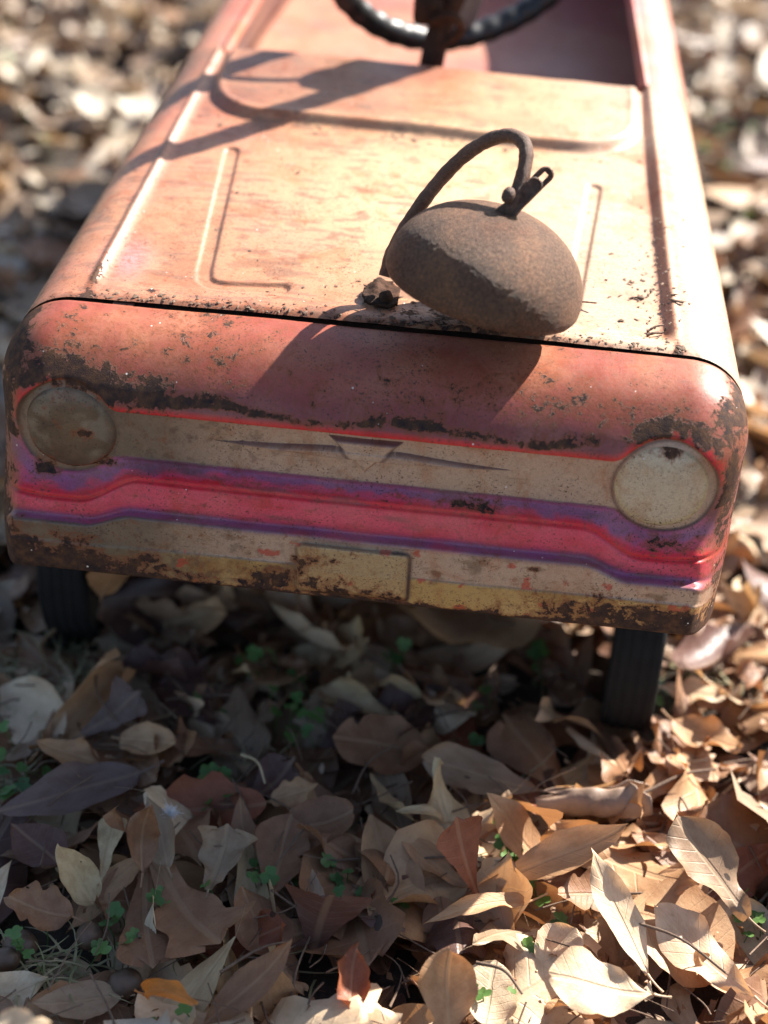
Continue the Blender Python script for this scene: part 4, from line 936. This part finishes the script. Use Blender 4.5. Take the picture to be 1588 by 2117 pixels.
near = [i for i in rest if dd[i] < 1.25 and inview[i]]; nset = set(near); far = [i for i in rest if i not in nset]
hi_ns = [variant(k) for k in range(NV)]
stuff_all = near
VARS_SAVE = None
stuff_leaves(near, 'leaf_litter', 'layer of dry fallen leaves covering the ground close to the pedal car', hi_ns, M_MIX)
stuff_leaves(far, 'leaf_litter', 'carpet of dry fallen leaves spreading behind and beside the pedal car', lo_var, M_FAR)

# ---- crumbs of broken leaf scattered over the litter
rc = np.random.default_rng(404); VV, FF, UU, RR, off = [], [], [], [], 0
for q in range(1100):
    p = gpoint(rc.uniform(-60, 1650), rc.uniform(1180, 2180), .03)
    if rc.uniform() < .25: p = np.array([rc.uniform(-.45, .45), rc.uniform(-.25, .5), 0])
    p[2] = ground_h(np.array([p[0]]), np.array([p[1]]))[0] + rc.uniform(.004, .026); sz = rc.uniform(.002, .0075); m_ = 6
    t_ = np.sort(rc.uniform(0, 2*np.pi, m_)); rd = sz*rc.uniform(.45, 1, m_); M = rot3(rc.uniform(0, 6), rc.normal(0, .5), rc.normal(0, .5))
    ring = np.stack([rd*np.cos(t_), rd*np.sin(t_)*rc.uniform(.35, 1), rc.normal(0, .12, m_)*sz], 1); V = np.vstack([ring, [[0, 0, .15*sz]]])@M.T + p
    VV.append(V); FF.append(np.array([[j, (j+1) % m_, m_] for j in range(m_)])+off); UU.append(np.vstack([ring[:, :2]*12+[.3, .5], [[.3, .5]]])); RR.append(np.full(m_+1, rc.uniform())); off += m_+1
tagged(mesh_np('leaf_crumbs', np.vstack(VV), np.vstack(FF), M_MIX, zo=False, uv=np.vstack(UU), attrs={'rnd': np.concatenate(RR)}), 'broken crumbs of dry leaf strewn over the litter in front of the car', 'leaf litter', None, 'stuff')
VV, FF, off = [], [], 0
for q in range(260):
    p = gpoint(rc.uniform(-40, 1640), rc.uniform(1300, 2160), .03); p[2] = rc.uniform(.014, .040); l = rc.uniform(.015, .05); a = rc.uniform(0, 6.28); d = np.array([math.cos(a), math.sin(a), rc.normal(0, .25)])*l
    V, F = tube(spline([p-d/2, p+rc.normal(0, .08, 3)*l, p+d/2], 7), np.linspace(.0006, .00035, 7)*rc.uniform(.7, 1.5), 5, cap=False); VV.append(V); FF.append(F+off); off += len(V)
tagged(mesh_np('leaf_stalks', np.vstack(VV), np.vstack(FF), BARK, zo=False), 'thin dry leaf stalks tangled in the litter in front of the car', 'leaf litter', None, 'stuff')

# ---------------------------------------------------------------- clover, grass, acorns, bark, feather
def leafgreen(name, a, b):
    N = NT(name); rn = N.attr('rnd').outputs['Fac']; c = N.ramp(rn, [(0, a), (1, b)])
    N.l(c, N.b.inputs['Base Color']); N.b.inputs['Roughness'].default_value = .5
    tr = N.n('BsdfTranslucent'); N.l(N.mix(1, c, (1, 1, .5), 'MULTIPLY'), tr.inputs[0]); mx = N.n('MixShader'); mx.inputs[0].default_value = .35; N.l(N.b.outputs[0], mx.inputs[1]); N.l(tr.outputs[0], mx.inputs[2]); N.l(mx.outputs[0], N.out.inputs[0]); return N.m
GREEN = leafgreen('clover_green', (.065, .15, .045), (.13, .25, .06)); STR = leafgreen('dry_grass_blade', (.42, .36, .22), (.22, .22, .10))
r = np.random.default_rng(5)
def clover():
    VV, FF, RR, off = [], [], [], 0
    def add(V, F, q):
        nonlocal off
        VV.append(V); FF.append(F+off); RR.append(np.full(len(V), q)); off += len(V)
    spots = [((470,1650),22,70), ((430,1600),6,40), ((350,1840),8,50), ((240,1880),8,40), ((545,1810),12,60), ((690,1820),10,60), ((780,1850),8,50), ((1100,1830),8,40), ((1150,1910),8,30), ((1060,1990),8,40), ((1020,2060),12,40), ((1050,1760),10,60), ((1470,1740),6,30), ((1560,1890),10,40), ((530,1370),6,50), ((640,1450),8,60), ((570,1430),8,60), ((810,1370),10,60), ((450,1450),5,50), ((1110,1340),6,50), ((1400,1410),8,50), ((50,1940),9,60), ((240,1960),7,60), ((350,2090),5,40), ((620,1500),6,40), ((640,700),0,1), ((30,1560),8,60), ((20,1620),6,40), ((1000,1430),5,70), ((130,1200),4,50), ((100,200),10,200), ((1500,300),10,120), ((1450,200),8,90)]
    for (u, v), n_, sp in spots:
        for _ in range(int(n_*.6+.5)):
            p = gpoint(u+r.normal(0, sp*.55), v+r.normal(0, sp*.4), .03)
            h = r.uniform(.020, .036); p[2] = h; base = np.array([p[0]+r.normal(0, .006), p[1]+r.normal(0, .006), 0])
            q = r.uniform(0, 1); V, F = tube(spline([base, (base+p)/2+[.002, 0, .004], p], 5), .0004, 4, cap=False); add(V, F, q)
            a0 = r.uniform(0, 6.3); tl = rot3(r.uniform(0, 6), r.normal(.25, .3), r.normal(0, .25)); sz = r.uniform(.0021, .0036)
            for k in range(3):
                a = a0+k*2.094; T_ = np.linspace(0, 2*np.pi, 12, endpoint=False)
                rad = 1-.35*np.exp(-(((T_+.0) % (2*np.pi)))**2/.2)-.35*np.exp(-((2*np.pi-T_)**2)/.2)
                hx = .95*sz+rad*np.cos(T_)*sz*.9; hy = rad*np.sin(T_)*sz*.95; hz = .25*np.abs(hy)
                ring = np.stack([hx*np.cos(a)-hy*np.sin(a), hx*np.sin(a)+hy*np.cos(a), hz], 1); cc = np.array([[.9*sz*np.cos(a), .9*sz*np.sin(a), 0]])
                V = np.vstack([ring, cc])@tl.T + p; F = np.array([[j, (j+1) % 12, 12, 12] for j in range(12)]); add(V, F, q)
    V = np.vstack(VV); F = np.vstack(FF)
    # quads with a doubled corner -> triangles
    t = F[F[:, 2] == F[:, 3]][:, :3]; qd = F[F[:, 2] != F[:, 3]]; F = np.vstack([t, qd[:, [0, 1, 2]], qd[:, [0, 2, 3]]])
    tagged(mesh_np('clover', V, F, GREEN, zo=False, attrs={'rnd': np.concatenate(RR)}), 'small green clover sprigs growing up between the fallen leaves', 'clover', None, 'stuff')
clover()
def grass():
    VV, FF, RR, off = [], [], [], 0
    for (u, v), n_, sx, sy in (((100, 1400), 200, 100, 38), ((50, 1470), 60, 70, 30), ((110, 2000), 70, 110, 35), ((330, 1960), 16, 110, 30), ((30, 1620), 30, 50, 60), ((540, 1590), 10, 60, 40), ((560, 1980), 8, 100, 40), ((1560, 1900), 20, 40, 40), ((1060, 1770), 14, 40, 20), ((1470, 1400), 30, 80, 40), ((1000, 1720), 8, 300, 60)):
        for _ in range(n_):
            p = gpoint(u+r.normal(0, sx*.6), v+r.normal(0, sy*.8), .015); p[2] = .004+r.uniform(0, .014); l = r.uniform(.018, .05); a = r.uniform(0, 6.28); e = abs(r.normal(.25, .35))
            d = np.array([math.cos(a)*math.cos(e), math.sin(a)*math.cos(e), math.sin(e)]); s_ = np.cross(d, [0, 0, 1]); s_ /= np.linalg.norm(s_)
            n_s = 6; V = []
            for q in np.linspace(0, 1, n_s):
                c = p + d*l*q + np.array([0, 0, -.25*l*q*q]) + s_*l*.12*math.sin(q*3); wd = .0009*(1-q*.85)
                V += [c-s_*wd, c+s_*wd]
            F = [[2*k, 2*k+1, 2*k+3, 2*k+2] for k in range(n_s-1)]; VV.append(np.array(V)); FF.append(np.array(F)+off); RR.append(np.full(len(V), r.uniform()**1.5)); off += len(V)
    tagged(mesh_np('dry_grass', np.vstack(VV), np.vstack(FF), STR, zo=False, attrs={'rnd': np.concatenate(RR)}), 'dry straw coloured grass blades in the thin spots of the leaf litter', 'grass', None, 'stuff')
grass()
ACORN = simple('acorn_shell', (.13, .075, .045), .5, 120, .5, .2)
for (u, v, sz, lab) in ((42, 1955, .0085, 'dark round acorn on the ground at the left edge, below the crumpled leaf'), (185, 1935, .0075, 'small dark acorn half hidden under a brown leaf at the left'), (258, 2036, .0085, 'larger brown acorn just left of the orange curled leaf'), (12, 1985, .007, 'acorn at the extreme left edge below the dark round one')):
    c = gpoint(u, v, .018); T_ = np.linspace(0, np.pi, 16); prof = [(max(sz*math.sin(t)*(1+.04*math.sin(t*6)), .0001), -sz*1.15*math.cos(t)) for t in T_]
    V, F = lathe(prof, c, (r.normal(0, 1), r.normal(0, 1), .6), 20)
    o = mesh_np('acorn', V-c, F, ACORN, zo=False); o.location = c; tagged(o, lab, 'acorn', 'acorns in the litter')
def bark_roll():
    a, b = gpoint(1135, 1655, .038), gpoint(1322, 1652, .043); n_, m_ = 60, 34; L = b-a; l = np.linalg.norm(L); d = L/l
    s_ = np.cross(d, [0, 0, 1]); s_ /= np.linalg.norm(s_); up = np.cross(s_, d); V = []
    for i in range(n_):
        q = i/(n_-1); rad = .0062+.0050*q+.0012*math.sin(q*7)
        for j in range(m_):
            ang = R(-200)+R(285)*j/(m_-1)
            jag = .018*(vnoise(np.array([j*.35]), np.array([3.0 if q > .5 else 8.0]))[0]-.5)*(abs(q-.5)*2)**3
            V.append(a+d*(l*q+jag)+(s_*math.cos(ang)+up*math.sin(ang))*(rad*(1+.10*math.sin(q*9+j*.12)+.06*math.sin(q*23-j*.3))+.0020*(j/m_)) )
    o = mesh_np('curled_bark', np.array(V), gridF(n_, m_), simple('curled_bark_skin', (.30, .20, .14), .5, 45, .7, .35), zo=False, uv=np.array([[.05+.3*j/m_, i/n_] for i in range(n_) for j in range(m_)]), attrs={'rnd': np.zeros(n_*m_)})
    sd = o.modifiers.new('t', 'SOLIDIFY'); sd.thickness = .0006
    tagged(o, 'brown curled strip like a half open scroll lying at the edge of the sunlight', 'bark')
bark_roll()
def feather():
    c = gpoint(352, 1683, .043); VV, FF, off = [], [], 0
    for k in range(160):
        a = r.uniform(0, 6.28); e = r.uniform(-.2, 1.3); d = np.array([math.cos(a)*math.cos(e), math.sin(a)*math.cos(e), math.sin(e)]); l = r.uniform(.002, .0065)
        P = [c, c+d*l*.5+r.normal(0, .0006, 3), c+d*l+r.normal(0, .0010, 3)]; V, F = tube(P, .00010, 3, cap=False); VV.append(V); FF.append(F+off); off += len(V)
    tagged(mesh_np('down_tuft', np.vstack(VV), np.vstack(FF), simple('white_down', (.75, .76, .8), .8, 50, .1, 0), zo=False), 'tiny white tuft of down caught on the leaves at the left', 'down tuft')
feather()
for (pa, pb, rr_, lab) in (((985, 1990), (1080, 2055), .0011, 'thin dark twig lying across the whitish round leaf at the bottom'), ((500, 1560), (548, 1620), .0010, 'short pale twig in the shaded litter left of centre'), ((1330, 1640), (1480, 1590), .0012, 'slender sunlit twig right of the curled bark'), ((1290, 1900), (1500, 2010), .0010, 'thin brown twig among the bleached leaves at the lower right'), ((455, 2010), (600, 1945), .0009, 'straw thin stalk behind the orange leaf')):
    a, b = gpoint(*pa, .045), gpoint(*pb, .045); mpt = (a+b)/2+np.array([.002, .003, .003]); V, F = tube(spline([a, mpt, b], 14), np.linspace(rr_, rr_*.6, 14), 7)
    tagged(mesh_np('twig', V, F, BARK if 'pale' not in lab else STRAW, zo=False), lab, 'twig')

# ---------------------------------------------------------------- render settings
S.render.resolution_x = 768; S.render.resolution_y = 1024
S.render.engine = 'CYCLES'
bpy.context.view_layer.update()
